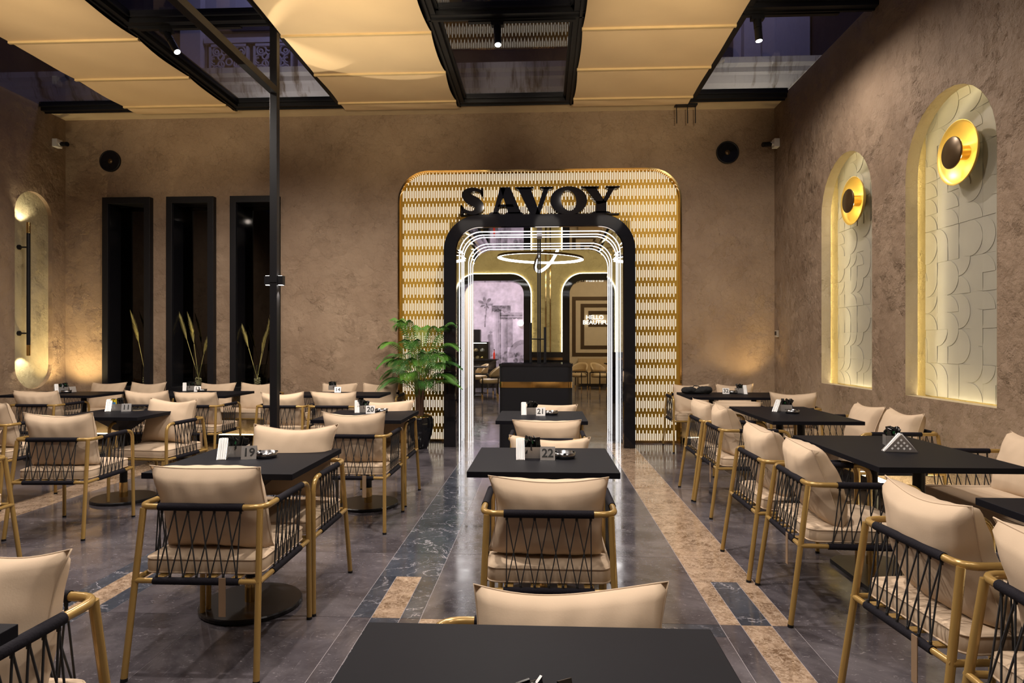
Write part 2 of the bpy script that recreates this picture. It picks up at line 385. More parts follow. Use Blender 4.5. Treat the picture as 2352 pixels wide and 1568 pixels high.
for (a, b) in NI:
    cx0 = a-.10; box = MB()
    for (y0, y1, z0, z1) in [(a-.14, a-.10, .80, 3.42), (b+.10, b+.14, .80, 3.42), (a-.14, b+.14, 3.39, 3.42), (a-.14, b+.14, .80, .855)]:
        box.box(XR+.10, XR+.26, y0, y1, z0, z1)
    box.box(XR+.245, XR+.28, a-.14, b+.14, .8, 3.42)
    box.obj('niche_box', M['plaster_in'], wall_right)
    for j in range(9):
        for i in range(5):
            y, z = a-.08+i*T, .90+j*T
            if y > b+.06: continue
            p = link('relief_tile', tms[R.randrange(8)], wall_right, (XR+.225, y, z))
    # LED strip behind the far jamb, round the top and along the sill
    r = (b-a)/2+.065; cyy = (a+b)/2; zc = 3.29-(b-a)/2
    pts = [(XR+.108, cyy+r*math.cos(t_), zc+r*math.sin(t_)) for t_ in [PI*.75*(1-i/14) for i in range(15)]]+[(XR+.108, cyy+r, 2.0), (XR+.108, cyy+r, .90), (XR+.108, cyy-.25, .875)]
    MB().tube(pts, .007, 6).obj('led_strip', M['lednook'], wall_right)

# baseboards with the LED strip behind their top edge
bb = struct(MB().box(XL, PX0, 8.645, 8.675, 0, .085).box(PX1, XR, 8.645, 8.675, 0, .085).obj('baseboard_back', M['gloss']))
MB().box(XL+.1, PX0-.05, 8.69, 8.71, .08, .092).box(PX1+.05, 2.95, 8.69, 8.71, .08, .092).obj('led_strip', M['ledwarm'], bb)
bb = struct(MB().box(2.93, 2.955, YF, 8.64, 0, .13).obj('baseboard_right', M['gloss']))
MB().box(2.975, 3.0, 0, 8.60, .125, .145).obj('led_strip', M['lednook'], bb)

# ------------------------------------------------------------------ ceiling: black roof frame, glass, trim
struct(MB().box(XL, XR, 8.43, 8.80, 4.475, 4.53).obj('trim_2', M['cream']))
fr = MB()
GX = [(-6.71, -5.42), (-4.13, -2.58), (-1.13, .40), (1.83, 3.08)]
ends = [8.43, 6.20, 3.95, 1.7, -.55, -2.6]
for gi, (a, b) in enumerate(GX):
    for x, wdt, s in ((a, .11, 1), (b, .11, -1)):
        if abs(x-XL) < .01 or abs(x-XR) < .01: continue
        x0, x1 = sorted((x, x+s*wdt)); fr.box(x0, x1, YF, 8.43, 4.46, 4.56)
        x0, x1 = sorted((x+s*.03, x+s*.055)); fr.box(x0, x1, YF, 8.42, 4.44, 4.47)
        x0, x1 = sorted((x+s*wdt, x+s*(wdt+.03))); fr.box(x0, x1, YF, 8.42, 4.50, 4.56)
    for e in ends:
        fr.box(a, b, e-.13, e, 4.455, 4.56); fr.box(a, b, e-.13-.03, e-.13, 4.50, 4.56); fr.box(a, b, e-.06, e-.04, 4.44, 4.47)
    for e0, e1 in zip(ends[:-1], ends[1:]): pass
fr.box(XL, XR, 8.42, 8.80, 4.53, 4.60)
for a, b in ((-5.46, -4.09), (-2.64, -1.09), (.36, 1.87)): fr.box(a-.03, b+.03, YF, 8.43, 4.47, 4.50)
ceiling = struct(fr.obj('ceiling', M['black']))
for (a, b) in GX:
    for e0, e1 in zip(ends[:-1], ends[1:]): MB().box(a+.02, b-.02, e1, e0-.12, 4.515, 4.523).obj('glass_pane', M['pane'], ceiling)
# fabric blinds between the glazed bays
yb = [8.43, 8.15, 7.28, 6.34, 5.38, 4.43, 3.48, 2.53, 1.58, .63, -.32, -1.27, -2.2]
BX = [(-5.46, -4.10, 'leftmost'), (-2.62, -1.11, 'middle'), (.385, 1.865, 'right-hand')]
for (a, b, nm) in BX:
    bl = thing('roof_blind', ((a+b)/2, 8.43, 4.43), 0, {'leftmost': 'sandy fabric roof blind at far left, leftmost of three', 'middle': 'sandy fabric roof blind right of the black post, middle of three', 'right-hand': 'sandy fabric roof blind above the clock-like speaker side, right-hand one of three'}[nm], 'blind', 'fabric blinds under the glass roof')
    if nm == 'right-hand': bl['label'] = 'sandy fabric roof blind nearest the arched niches, right-hand of three'
    w = (b-a)/2; rs = random.Random(nm)
    for i, (y1, y0) in enumerate(zip(yb[:-1], yb[1:])):
        ln = y1-y0; sag = (.040 if nm == 'middle' else .018)*ln; ph = rs.random()*6
        def fn(u, v, y1=y1, ln=ln, sag=sag, ph=ph):
            q = 1-(2*v-1)**2; e = abs(2*u-1)
            return ((2*u-1)*(w-(.045 if nm == 'middle' and u < .5 else .012)*q*ln), y1-8.43-v*ln, -sag*q*(.75+.25*e)+.006*q*math.sin(9*u+ph+4*v))
        MB().grid(fn, 18, 8).obj('fabric_panel', M['blind'], bl, False)
        MB().box(-w-.005, w+.005, y0-8.43-.014, y0-8.43+.014, -.022, .004).obj('blind_bar', M['blindbar'], bl)
# three track lamps hung from the crossbeam
for (x, y, dx, dy, lab) in [(-3.70, 6.17, .13, -.04, 'black cylindrical track lamp tilted right, in the glazed bay beside the post'), (-.44, 6.19, .01, -.06, 'black cylindrical track lamp glaring at us in the middle glazed bay'), (2.02, 6.19, .01, -.02, 'black cylindrical track lamp in the glazed bay by the right wall')]:
    t = thing('track_lamp', (x, y, 4.45), 0, lab, 'spotlight', 'track lamps under the roof')
    MB().box(-.28, .75, -.022, .022, -.02, 0).obj('track', M['black'], t)
    MB().box(-.06, .06, -.03, .03, -.055, -.02).obj('adapter', M['black'], t)
    p0 = Vector((0, 0, -.06)); p1 = Vector((dx, dy, -.26)); d = (p1-p0).normalized()
    MB().tube([p0, p0+(p1-p0)*.38], .036, 16).tube([p0+(p1-p0)*.40, p1], .034, 16).obj('lamp_body', M['black'], t)
    MB().tube([p1-d*.002, p1+d*.002], .029, 16).obj('lens', M['lens'], t)

# ------------------------------------------------------------------ building above the roof
fac = MB()
def prof_ext(prof, x0, x1, m):                                     # profile (y,z) run along x
    n = len(prof); vs = [(x0, y, z) for y, z in prof]+[(x1, y, z) for y, z in prof]
    m.add(vs, [(i, i+1, n+i+1, n+i) for i in range(n-1)]+[tuple(range(n)), tuple(range(n, 2*n))])
cp = [(10.1, 4.75), (9.95, 4.78), (9.93, 4.90), (9.86, 4.95), (9.86, 5.02), (9.80, 5.06), (9.80, 5.14), (9.70, 5.20), (9.66, 5.30), (9.62, 5.33), (9.62, 5.40), (9.56, 5.44), (9.55, 5.52), (10.1, 5.56)]
t = NT('weathered_stone'); c = t.coord(); st = t.noise(t.coord('Object', (3.0, 1, .35)), 2.2, 5, .65)
t.base(t.mix(t.ramp(st, [(.50, (0, 0, 0)), (.66, (1, 1, 1))]), (.62, .60, .58), (.20, .16, .12))); t.set(Roughness=.9); M['stone'] = t.m
M['stone2'] = simple('grey_render', (.36, .34, .38), .9, 0, .15, 2)
M['stone3'] = simple('dark_facade_shade', (.05, .035, .04), .9)  # near-black colour stands in for shade on the unlit facade
bld = thing('stone_building', (0, 10, 4.7), 0, 'weathered stone building with cornice seen through the glass roof', 'building')
def bpart(m, name, mat):
    o = m.obj(name, M[mat], bld); o.location = (0, -10, -4.7); return o
m = MB(); prof_ext(cp, -9, 9, m); bpart(m, 'cornice', 'stone')
bpart(MB().box(-9, 9, 10.1, 10.3, 3.5, 10), 'wall', 'stone2')
bpart(MB().box(-5.75, -5.42, 9.95, 10.12, 5.5, 7.5).box(-3.85, -3.5, 9.95, 10.12, 5.5, 7.5).box(3.05, 3.3, 9.95, 10.1, 5.5, 7.5).box(3.3, 4.05, 10.0, 10.1, 5.5, 8), 'pilaster', 'stone2')
bpart(MB().box(-5.4, -3.9, 10.02, 10.09, 6.12, 6.20).box(-5.4, -3.9, 10.05, 10.095, 5.55, 5.6), 'handrail', 'stone2')
bpart(MB().box(-5.38, -3.9, 10.085, 10.098, 5.56, 6.12).box(4.1, 5.6, 10.05, 10.098, 5.5, 8).box(-3.3, 2.9, 10.0, 10.098, 5.5, 8).box(-9, -5.8, 10.0, 10.098, 5.5, 8).box(-5.2, -4.3, 10.0, 10.098, 6.30, 6.6), 'shade_slab', 'stone3')  # slabs coloured dark where the building is only unlit
for x0 in (-5.32, -4.60):                                          # carved scroll panels
    m = MB(); x1 = x0+.64; z0, z1 = 5.58, 6.10; y = 10.04
    for a, b, c_, d in ((x0, x1, z0, z0+.04), (x0, x1, z1-.04, z1), (x0, x0+.035, z0, z1), (x1-.035, x1, z0, z1)): m.box(a, b, y-.02, y+.04, c_, d)
    xm, zm = (x0+x1)/2, (z0+z1)/2
    def ringt(cx_, cz_, r, a0=0, a1=360, th=.016):
        pts = [(p[0], y, p[1]) for p in arc(cx_, cz_, r, a0, a1, 16)]; m.tube(pts, th, 5)
    ringt(xm, zm-.02, .13); ringt(xm, zm-.02, .05)
    for sx in (-1, 1):
        for sz in (-1, 1):
            ringt(xm+sx*.19, zm+sz*.15, .075); ringt(xm+sx*.20, zm+sz*.14, .03); ringt(xm+sx*.07, zm+sz*.20, .055); ringt(xm+sx*.235, zm+sz*.02, .06, 90, 270)
            ringt(xm+sx*.13, zm+sz*.06, .05)
    bpart(m, 'carved_panel', 'stone2')
area('cornice_light', (-3.75, 9.25, 4.62), (-3.7, 9.8, 5.2), 6, 1.5, .05, (1, .93, .80))
area('facade_fill_light', (-3.6, 8.95, 7.6), (-4.4, 10.0, 5.9), 26, .6, .6, (.62, .62, 1)); area('facade_fill_light', (2.6, 8.95, 7.4), (3.2, 10.0, 5.9), 14, .6, .6, (.62, .62, 1))  # unseen bluish fills added to brighten the carved panels and facade
area('cornice_light', (3.05, 9.25, 4.62), (3.1, 9.8, 5.2), 6.5, 1.3, .05, (1, .90, .66))

# ------------------------------------------------------------------ gold perforated screen with its backlight
screen = thing('perforated_screen', (-.06, YB+.06, 0), 0, 'gold perforated metal screen with glowing slots around the entrance', 'screen')
sm = MB(); OX, OY = -.06, YB+.06
pitch, sw, rp = .0243, .0115, .2215
x0s, x1s = PX0-.04, PX1+.04; ncol = int((x1s-x0s)/pitch)
CUT = (-1.135, 1.035, 2.85); gaps = set()
def q(xa, xb, za, zb):
    if xb-xa > 1e-5 and zb-za > 1e-5: sm.add([(xa-OX, 0, za), (xb-OX, 0, za), (xb-OX, 0, zb), (xa-OX, 0, zb)], [(0, 1, 2, 3)])
def fill(xa, xb, za, zb):                                          # leave the portal out
    if zb <= CUT[2]:
        q(xa, min(xb, CUT[0]), za, zb); q(max(xa, CUT[1]), xb, za, zb)
    elif za >= CUT[2]: q(xa, xb, za, zb)
    else: fill(xa, xb, za, CUT[2]); q(xa, xb, CUT[2], zb)
rows = [3.615-rp*i for i in range(17)]
zt = PT+.05
for ri, zr in enumerate(rows):
    zb_ = zr-rp/2 if ri < 16 else 0.0
    zt_ = zr+rp/2 if ri else zt
    xprev = x0s
    for ci in range(1, ncol):
        xc = x0s+ci*pitch
        if ci in gaps or xc < PX0+.05 or xc > PX1-.05: continue
        hh = .094 if (ci+ri) % 2 else .050
        if CUT[0]-.02 < xc < CUT[1]+.02 and zr-hh < CUT[2]: continue
        fill(xprev, xc-sw/2, zb_, zt_); fill(xc-sw/2, xc+sw/2, zb_, zr-hh); fill(xc-sw/2, xc+sw/2, zr+hh, zt_); xprev = xc+sw/2
    fill(xprev, x1s, zb_, zt_)
so = sm.obj('screen_sheet', M['panelgold'], screen, False); so.modifiers.new('thick', 'SOLIDIFY').thickness = .004
bk = MB()
for a, b, c_, d in ((x0s, -1.30, 0.02, PT+.05), (1.19, x1s, .02, PT+.05), (-1.30, 1.19, 3.02, PT+.05)): bk.box(a-OX, b-OX, .05, .055, c_, d)
bk.obj('backlight', M['slot'], screen)
MB().box(PX0-OX, -1.29-OX, -.035, .0, 0, .03).box(1.18-OX, PX1-OX, -.035, 0, 0, .03).obj('sill', M['brass'], screen)

# ------------------------------------------------------------------ entrance portal
door = struct(bpy.data.objects.new('door_1', None)); COL.objects.link(door); door.location = (-.055, 8.3, 0)
def dp(m, name, mat, par=None):
    o = m.obj(name, M[mat], par or door)
    if not par: o.location = (.055, -8.3, 0)
    return o
po, pi_ = archp(-1.29, 1.18, 3.005, .46, 14), archp(-1.12, 1.02, 2.835, .30, 14)
bevel(dp(MB().ring(po, archp(-1.134, 1.034, 2.849, .314, 14), 0, .50, XZ(8.3), closed=False), 'arch_frame', 'gloss'), .006)
dp(MB().ring(archp(-1.132, 1.032, 2.847, .312, 14), pi_, .004, 2.05, XZ(8.3), closed=False), 'mirror_lining', 'mirror')
pl = archp(-1.1185, 1.0185, 2.8335, .299, 14)
for y in (8.60, 8.86, 9.06, 9.66, 9.93, 10.22): dp(MB().tube([(u, y, v) for u, v in pl], .005, 6), 'led_strip', 'led')
for s, hx in ((-1, -.155), (1, .055)):                             # glass door leaves
    xa, xb = (-1.09, -.058) if s < 0 else (-.052, .98)
    lf = dp(MB().box(xa, xb, 8.735, 8.747, .012, 2.70), 'door_leaf', 'doorglass')
    xs = xb if s < 0 else xa
    dp(MB().box(xs-.021 if s < 0 else xs, xs if s < 0 else xs+.021, 8.722, 8.760, .012, 2.76), 'meeting_stile', 'black', lf)
    hxx = -.165 if s < 0 else .025
    dp(MB().tube([(hxx, 8.66, .45), (hxx, 8.66, 1.62 if s < 0 else 1.56)], .017, 12).tube([(hxx, 8.66, .62), (hxx+.1*(-s), 8.73, .62)], .008, 8).tube([(hxx, 8.66, 1.40), (hxx+.1*(-s), 8.73, 1.40)], .008, 8), 'door_handle', 'black', lf)
dp(MB().box(-.085, -.015, 8.71, 8.77, 2.755, 2.83), 'top_patch', 'steel')

# sign letters standing on the portal
sign = thing('entrance_sign', (-.05, 8.36, 3.005), 0, 'five large glossy black serif letters standing on top of the entrance portal', 'sign')
LH = .352
def letter(polys, x, w, ring=None):
    m = MB(); mp = lambda u, v, k: (x+u*w+.05, k-.06, v*LH)
    for p in polys: m.prism(p, 0, .11, mp)
    if ring: m.ring(ring[0], ring[1], 0, .11, mp)
    m.obj('letter', M['gloss'], sign)
serL = lambda a, b, z0, z1: [(a, z0), (b, z0), (b, z0+(z1-z0)*.5), (b-.08, z1), (a+.08, z1), (a, z0+(z1-z0)*.5)]
serU = lambda a, b, z0, z1: [(a, z1), (b, z1), (b, z1-(z1-z0)*.5), (b-.08, z0), (a+.08, z0), (a, z1-(z1-z0)*.5)]
def stroke(ctrl, n=40):                                            # variable-width ribbon along a smooth path
    P = []; m = len(ctrl)
    for i in range(m-1):
        p0, p1, p2, p3 = ctrl[max(i-1, 0)], ctrl[i], ctrl[i+1], ctrl[min(i+2, m-1)]
        for k in range(6):
            t_ = k/6; P.append(tuple(.5*((2*b)+(-a+c_)*t_+(2*a-5*b+4*c_-d)*t_*t_+(-a+3*b-3*c_+d)*t_**3) for a, b, c_, d in zip(p0, p1, p2, p3)))
    P.append(ctrl[-1]); L, Rr = [], []
    for i, p in enumerate(P):
        a, b = P[max(i-1, 0)], P[min(i+1, len(P)-1)]; dx, dy = b[0]-a[0], b[1]-a[1]; l_ = math.hypot(dx, dy) or 1
        nx, ny = -dy/l_, dx/l_; L.append((p[0]+nx*p[2], p[1]+ny*p[2])); Rr.append((p[0]-nx*p[2], p[1]-ny*p[2]))
    return [L+Rr[::-1]]
Sst = stroke([(.86, .68, .03), (.80, .85, .06), (.50, .93, .075), (.24, .78, .155), (.34, .60, .185), (.64, .44, .185), (.77, .25, .155), (.50, .075, .075), (.18, .15, .06), (.06, .34, .03)])
letter(Sst+[[(.80, .98), (.90, .98), (.90, .66), (.84, .66)], [(.02, .36), (.08, .36), (.14, .02), (.02, .02)]], -1.075, .335)
letter([[(.33, 1), (.66, 1), (1.02, .03), (.60, .03)], [(.33, 1), (.50, .95), (.25, .03), (.09, .03)], [(.24, .28), (.78, .28), (.74, .37), (.28, .37)], serL(-.04, .33, 0, .085), serL(.50, 1.08, 0, .085)], -.685, .395)
letter([[(.0, .97), (.38, .97), (.67, .0), (.38, .0)], [(.78, .97), (.94, .97), (.66, 0), (.53, 0)], serU(-.08, .48, .915, 1), serU(.66, 1.06, .915, 1)], -.33, .435)
ell = lambda rx, ry, tilt=0: [(.5+rx*math.cos(a)*math.cos(tilt)-ry*math.sin(a)*math.sin(tilt), .49+rx*math.cos(a)*math.sin(tilt)+ry*math.sin(a)*math.cos(tilt)) for a in [2*PI*i/40 for i in range(40)]]
letter([], .10, .455, (ell(.52, .52), ell(.21, .375, .12)))
letter([[(.0, .97), (.36, .97), (.66, .40), (.42, .34)], [(.78, .97), (.96, .97), (.68, .40), (.54, .40)], [(.36, .46), (.69, .46), (.69, .03), (.36, .03)], serU(-.10, .46, .915, 1), serU(.66, 1.10, .915, 1), serL(.24, .82, 0, .085)], .525, .415)
MB().box(-1.03, 1.03, -.02, .09, -.0, .012).obj('base_bar', M['black'], sign)

# ------------------------------------------------------------------ hall beyond the portal
f2 = struct(MB().box(-4, 4.6, 8.76, 24, -.05, 0).obj('floor', M['marble_grey']))
HW = M['plaster_in']
struct(holes([(-4, 0)]+archp(-1.14, 1.04, 2.85, .31, 10)+[(4.6, 0), (4.6, 4.6), (-4, 4.6)], [], XZ(10.36), HW, 'wall_hall_front', 0))
oL, oR = archp(-2.40, -.436, 2.742, .30, 10), archp(.59, 2.55, 2.742, .30, 10)
wh = struct(holes([(-4, 0)]+oL+oR+[(4.6, 0), (4.6, 4.6), (-4, 4.6)], [], XZ(14.5), HW, 'wall_hall_back', 0))
MB().box(-.279, .444, 14.44, 14.5, 0, 1.144).obj('wainscot', M['gloss'], wh)
MB().box(-.279, .444, 14.432, 14.44, .965, 1.02).obj('brass_band', M['brass'], wh)
for x in (.06, .16): MB().box(x-.012, x+.012, 14.485, 14.5, 1.144, 3.6).obj('brass_line', M['brass'], wh)
for i, (a, b) in enumerate(((-2.40, -.436), (.59, 2.55))):
    d2 = struct(bpy.data.objects.new('door_%d' % (i+2), None)); COL.objects.link(d2); d2.location = ((a+b)/2, 14.5, 0)
    def ap(m, name, mat):
        o = m.obj(name, M[mat], d2); o.location = (-(a+b)/2, -14.5, 0)
    ap(MB().ring(archp(a-.157, b+.157, 2.895, .45, 12), archp(a, b, 2.742, .30, 12), -.07, .30, XZ(14.5), closed=False), 'arch_frame', 'gloss')
    ap(MB().tube([(u, 14.485, v) for u, v in archp(a-.170, b+.170, 2.908, .46, 12)], .010, 6), 'led_strip', 'ledhalo')
struct(MB().box(-4.1, -4, 10.3, 24, 0, 4.6).obj('wall_hall_left', HW)); struct(MB().box(4.6, 4.7, 10.3, 24, 0, 4.6).obj('wall_hall_right', HW))
struct(MB().box(-4, 4.6, 10.3, 24, 4.6, 4.7).obj('ceiling', M['cream']))
M['cream2'] = simple('cream_wall', (.60, .49, .33), .8)
struct(MB().box(.05, .2, 14.81, 24, 0, 4.6).obj('wall_partition', M['cream2']))
area('hall_ceiling_light', (-1.2, 12.4, 4.5), (-1.2, 12.4, 0), 60, 1.6, 1.2, (1, .88, .6)); area('hall_ceiling_light', (1.6, 12.4, 4.5), (1.6, 12.4, 0), 60, 1.6, 1.2, (1, .88, .6))
area('left_room_light', (-1.9, 19.5, 4.5), (-1.9, 20.5, 0), 620, 2.0, 4.0, (.96, .93, 1)); area('right_room_light', (2.2, 17.6, 4.5), (2.2, 18.4, 0), 170, 2.4, 3.0, (1, .84, .60))
# ring pendant
rg = thing('ring_pendant', (-.05, 12.0, 2.93), 0, 'double ring pendant lamp of lit bands hanging in the hall behind the doors', 'pendant')
def hoop(r, tilt, off, nm):
    Mx = Matrix.Translation(off) @ Matrix.Rotation(tilt, 4, 'Y') @ Matrix.Rotation(.35*tilt, 4, 'X'); n = 48
    a = [Mx @ Vector((r*math.cos(2*PI*k/n), r*math.sin(2*PI*k/n), 0)) for k in range(n)]
    m1 = MB(); m2 = MB()
    for k in range(n):
        j = (k+1) % n
        def P(rr, z, i): return Mx @ Vector((rr*math.cos(2*PI*i/n), rr*math.sin(2*PI*i/n), z))
        m1.add([P(r, -.02, k), P(r, .02, k), P(r, .02, j), P(r, -.02, j), P(r-.04, .02, k), P(r-.04, .02, j)], [(0, 1, 2, 3), (1, 4, 5, 2)])
        m2.add([P(r-.04, -.02, k), P(r-.04, .018, k), P(r-.04, .018, j), P(r-.04, -.02, j), P(r, -.021, k), P(r, -.021, j)], [(0, 1, 2, 3), (0, 4, 5, 3)])
    o = m1.obj(nm, M['bronze'], rg, False); m2.obj('light_band', M['lens'], o, False)
hoop(.80, .03, (0, 0, 0), 'large_hoop'); hoop(.36, -.95, (.12, -.2, .02), 'small_hoop')
MB().tube([(-.4, .0, .03), (-.1, 0, 1.65)], .003, 5).tube([(.4, 0, .03), (.1, 0, 1.65)], .003, 5).tube([(.12, -.2, .2), (0, 0, 1.65)], .003, 5).obj('cable', M['black'], rg)
# mural printed on the far wall of the left room: a plain invented ruin landscape
gx, gz, mx0, mx1, mz1 = 150, 150, -3.6, .05, 3.85
def mural(x, z):
    n1 = noise.fractal((x*1.7, z*1.7, 3), .8, 2, 5); n2 = noise.fractal((x*7, z*7, 9), .7, 2, 4); n3 = noise.noise((x*22, z*22, 1))
    v = .70+.10*n1+.06*n2
    def dark(amount):
        nonlocal v; v -= 1.55*amount*(.75+.6*n2)
    for cxx, w_, top in ((-1.62, .13, 2.55), (-1.38, .11, 2.35)):
        if abs(x-cxx) < w_ and z < top and z > .5: dark(.13+.10*(x-cxx)/w_+.05*math.sin((x-cxx)*90))
    if abs(x+1.5) < .34 and 2.45+.05*n2 < z < 2.68: dark(.22+.08*n3)
    if abs(x+1.15) < .40 and 2.18+.04*n2 < z < 2.42: dark(.18+.1*math.sin(z*60))
    if abs(x+1.17) < .10 and 1.2 < z < 2.2: dark(.14)
    r = math.hypot(x+.72, z-.95)
    if .34 < r < .50 and z > .8: dark(.15)
    if r < .34 and z > .5: dark(.10+.1*n1)
    if abs(x+2.05+.03*math.sin(z*4)) < .016 and 1.9 < z < 2.75: dark(.25)
    r2 = math.hypot(x+2.05, (z-2.78)*1.3); an = math.atan2(z-2.72, x+2.05)
    if r2 < .24*abs(math.cos(an*3.5))+.04: dark(.20)
    if z < .95+.25*n1: dark(.07+.10*max(0, n2))
    if abs(x+1.87+.03*math.sin(z*9)) < .09-.04*abs(z-1.25) and .75 < z < 1.65: dark(.16)
    if math.hypot(x+1.87, z-1.72) < .055: dark(.16)
    for fx in (-.98, -.78):
        if math.hypot(x-fx, (z-.72)*.7) < .07 or math.hypot(x-fx, z-.87) < .035: dark(.17)
    if z < .55 and math.hypot(x+1.35, z-.3) < .22: dark(.12)
    v = max(.10, min(.78, v)); return (v*.98, v*.90, v*1.0)
mm = MB().grid(lambda u, v: (mx0+(mx1-mx0)*u, 22.98, mz1*v), gx, gz).mesh('mural_print', None, False)
ca = mm.color_attributes.new('print', 'FLOAT_COLOR', 'POINT')
for i, vtx in enumerate(mm.vertices): ca.data[i].color = (*[c_*c_*1.25 for c_ in mural(vtx.co.x, vtx.co.z)], 1)
t = NT('mural_print'); at_ = t.n('ShaderNodeAttribute', attribute_name='print'); t.base(at_.outputs['Color']); t.set(Roughness=.8); mm.materials.append(t.m)
wf = struct(MB().box(-4, .1, 23.0, 23.1, 0, 4.6).obj('wall_left_room', M['cream2'])); link('mural_print', mm, wf)
MB().box(-4, .05, 22.95, 22.98, 0, .13).obj('skirting', M['gloss'], wf)
wr = struct(MB().box(.2, 4.6, 20.5, 20.6, 0, 4.6).obj('wall_right_room', M['cream2']))
bands = [(.917, 2.95, .92, 2.81), (1.185, 2.70, 1.15, 2.585), (1.43, 2.44, 1.86, 2.36)]
for (a, b, c_, d) in bands:
    w_ = .115; MB().ring([(a, c_), (b, c_), (b, d), (a, d)], [(a+w_, c_+w_), (b-w_, c_+w_), (b-w_, d-w_), (a+w_, d-w_)], -.012, 0, XZ(20.5)).obj('dark_band', M['bronze'], wr)
M['neon'] = emit('neon_white', (1, .93, .80), 3.0)
neon = thing('neon_sign', (1.85, 20.475, 2.05), 0, 'small white neon word sign on the banded wall of the far right room', 'sign')
for body, x, z in (('HELLO', -.50, .10), ('BEAUTIFUL', -.60, -.06)):
    link('neon_word', text_mesh(body, .185, .008, M['neon'], 0, 'LEFT'), neon, (x, 0, z), (PI/2, 0, 0))
# furniture of the far rooms
M['tan'] = simple('tan_leather', (.50, .36, .19), .5)
def tub_chair():
    t = thing('tub_chair', (0, 0, 0), 0, 'x', 'chair', 'tub chairs in the far rooms')
    m = MB().lathe([(.0, .36), (.23, .36), (.25, .39), (.25, .44), (.20, .47), (0, .475)], 20); m.obj('seat', M['tan'], t)
    n = 16; bs = [(math.radians(180+180*i/n)) for i in range(n+1)]
    m = MB().grid(lambda u, v: ((.25+.03*v)*math.cos(PI+PI*u), (.25+.03*v)*math.sin(PI+PI*u), .47+.05+.26*v*math.sin(PI*u)**.6), 16, 4)
    o = m.obj('backrest', M['tan'], t, False); o.modifiers.new('thick', 'SOLIDIFY').thickness = .045
    MB().tube([(.262*math.cos(a), .262*math.sin(a), .50) for a in bs], .016, 6).obj('band', M['black'], t)
    for sx in (-1, 1):
        for sy in (-1, 1):
            MB().tube([(sx*.20, sy*.19, .0), (sx*.20, sy*.19, .50)], .014, 8).obj('leg', M['black'], t)
            MB().tube([(sx*.20, sy*.19, .0), (sx*.20, sy*.19, .10)], .0155, 8).obj('leg_tip', M['brass'], t)
    return t
tc = tub_chair(); tc.location = (1.02, 18.75, 0); tc.rotation_euler = (0, 0, 2.6); tc['label'] = 'tan tub chair nearest the central pillar in the far right room'
dup(tc, (1.62, 18.55, 0), -2.4, 'tan tub chair second from the pillar in the far right room'); dup(tc, (2.05, 18.2, 0), 2.0, 'tan tub chair partly cut by the right mirrored portal side')
dup(tc, (-1.30, 15.75, 0), 1.7, 'tan tub chair nearest us in the left far room'); dup(tc, (-1.08, 16.9, 0), 1.4, 'tan tub chair second in the left far room row'); dup(tc, (-1.75, 17.4, 0), 2.0, 'tan tub chair farthest in the left room, below the display case')
def small_table(x, y, lab):
    t = thing('cafe_table', (x, y, 0), 0, lab, 'table', 'tables in the far rooms'); MB().box(-.33, .33, -.33, .33, .72, .75).obj('tabletop', M['table'], t)
    MB().tube([(0, 0, .02), (0, 0, .72)], .03, 12).obj('post', M['black'], t); MB().lathe([(.22, 0), (.22, .015), (.05, .03)], 20).obj('base', M['black'], t)
small_table(-1.75, 16.3, 'small black table among the chairs of the far left room'); small_table(2.15, 19.1, 'small black table in the far right room')
bq = thing('banquette', (2.2, 20.1, 0), 0, 'tan upholstered banquette along the banded wall of the right room', 'sofa')
MB().box(-1.1, 1.1, -.3, .3, .1, .45).obj('seat', M['tan'], bq); MB().box(-1.1, 1.1, .22, .34, .45, .86).obj('backrest', M['tan'], bq); MB().box(-1.05, 1.05, -.26, .26, 0, .1).obj('plinth', M['black'], bq)
dc = thing('display_case', (-1.95, 19.6, 0), 0, 'black counter with lit glass pastry case in the far left room', 'display case')
MB().box(-.6, .55, -.4, .4, 0, .82).obj('counter', M['gloss'], dc); MB().box(-.62, .57, -.42, .42, .82, .86).obj('worktop', M['black'], dc)
MB().box(-.55, .30, -.3, -.29, .86, 1.35).obj('front_glass', M['clear'], dc); MB().box(-.55, .30, -.3, .3, 1.35, 1.38).box(.28, .31, -.3, .3, .86, 1.38).box(-.55, .31, .28, .30, .86, 1.38).obj('case_frame', M['black'], dc)
MB().box(-.5, .25, -.25, .25, 1.08, 1.09).obj('shelf', M['clear'], dc); MB().box(-.5, .25, -.26, -.24, 1.335, 1.348).obj('case_light', M['lens'], dc)
MB().box(-.45, .05, -.25, .1, 1.38, 1.75).obj('coffee_machine', M['black'], dc)
for i, (x, z, mt) in enumerate([(-.4, .86, 'tan'), (-.22, .86, 'paper'), (-.05, .86, 'tan'), (.1, .86, 'brass'), (-.35, 1.09, 'paper'), (-.1, 1.09, 'tan'), (.1, 1.09, 'white')]):
    MB().lathe([(.06, z), (.075, z+.03), (.05, z+.08), (0, z+.1)], 12, Matrix.Translation((x, 0, 0))).obj('pastry', M[mt], dc)
M['red'] = simple('red_glass', (.5, .03, .02), .2)
bt = thing('bottle', (-1.47, 19.32, .86), 0, 'red bottle on the counter of the far left room', 'bottle'); MB().lathe([(.035, 0), (.035, .16), (.012, .21), (.012, .27)], 14).obj('glass_body', M['red'], bt); MB().lathe([(.014, .27), (.014, .30)], 12).obj('cap', M['black'], bt)
gl = thing('globe_lamp', (-.80, 22.975, 2.05), 0, 'round white globe wall lamp on the mural wall', 'wall lamp')
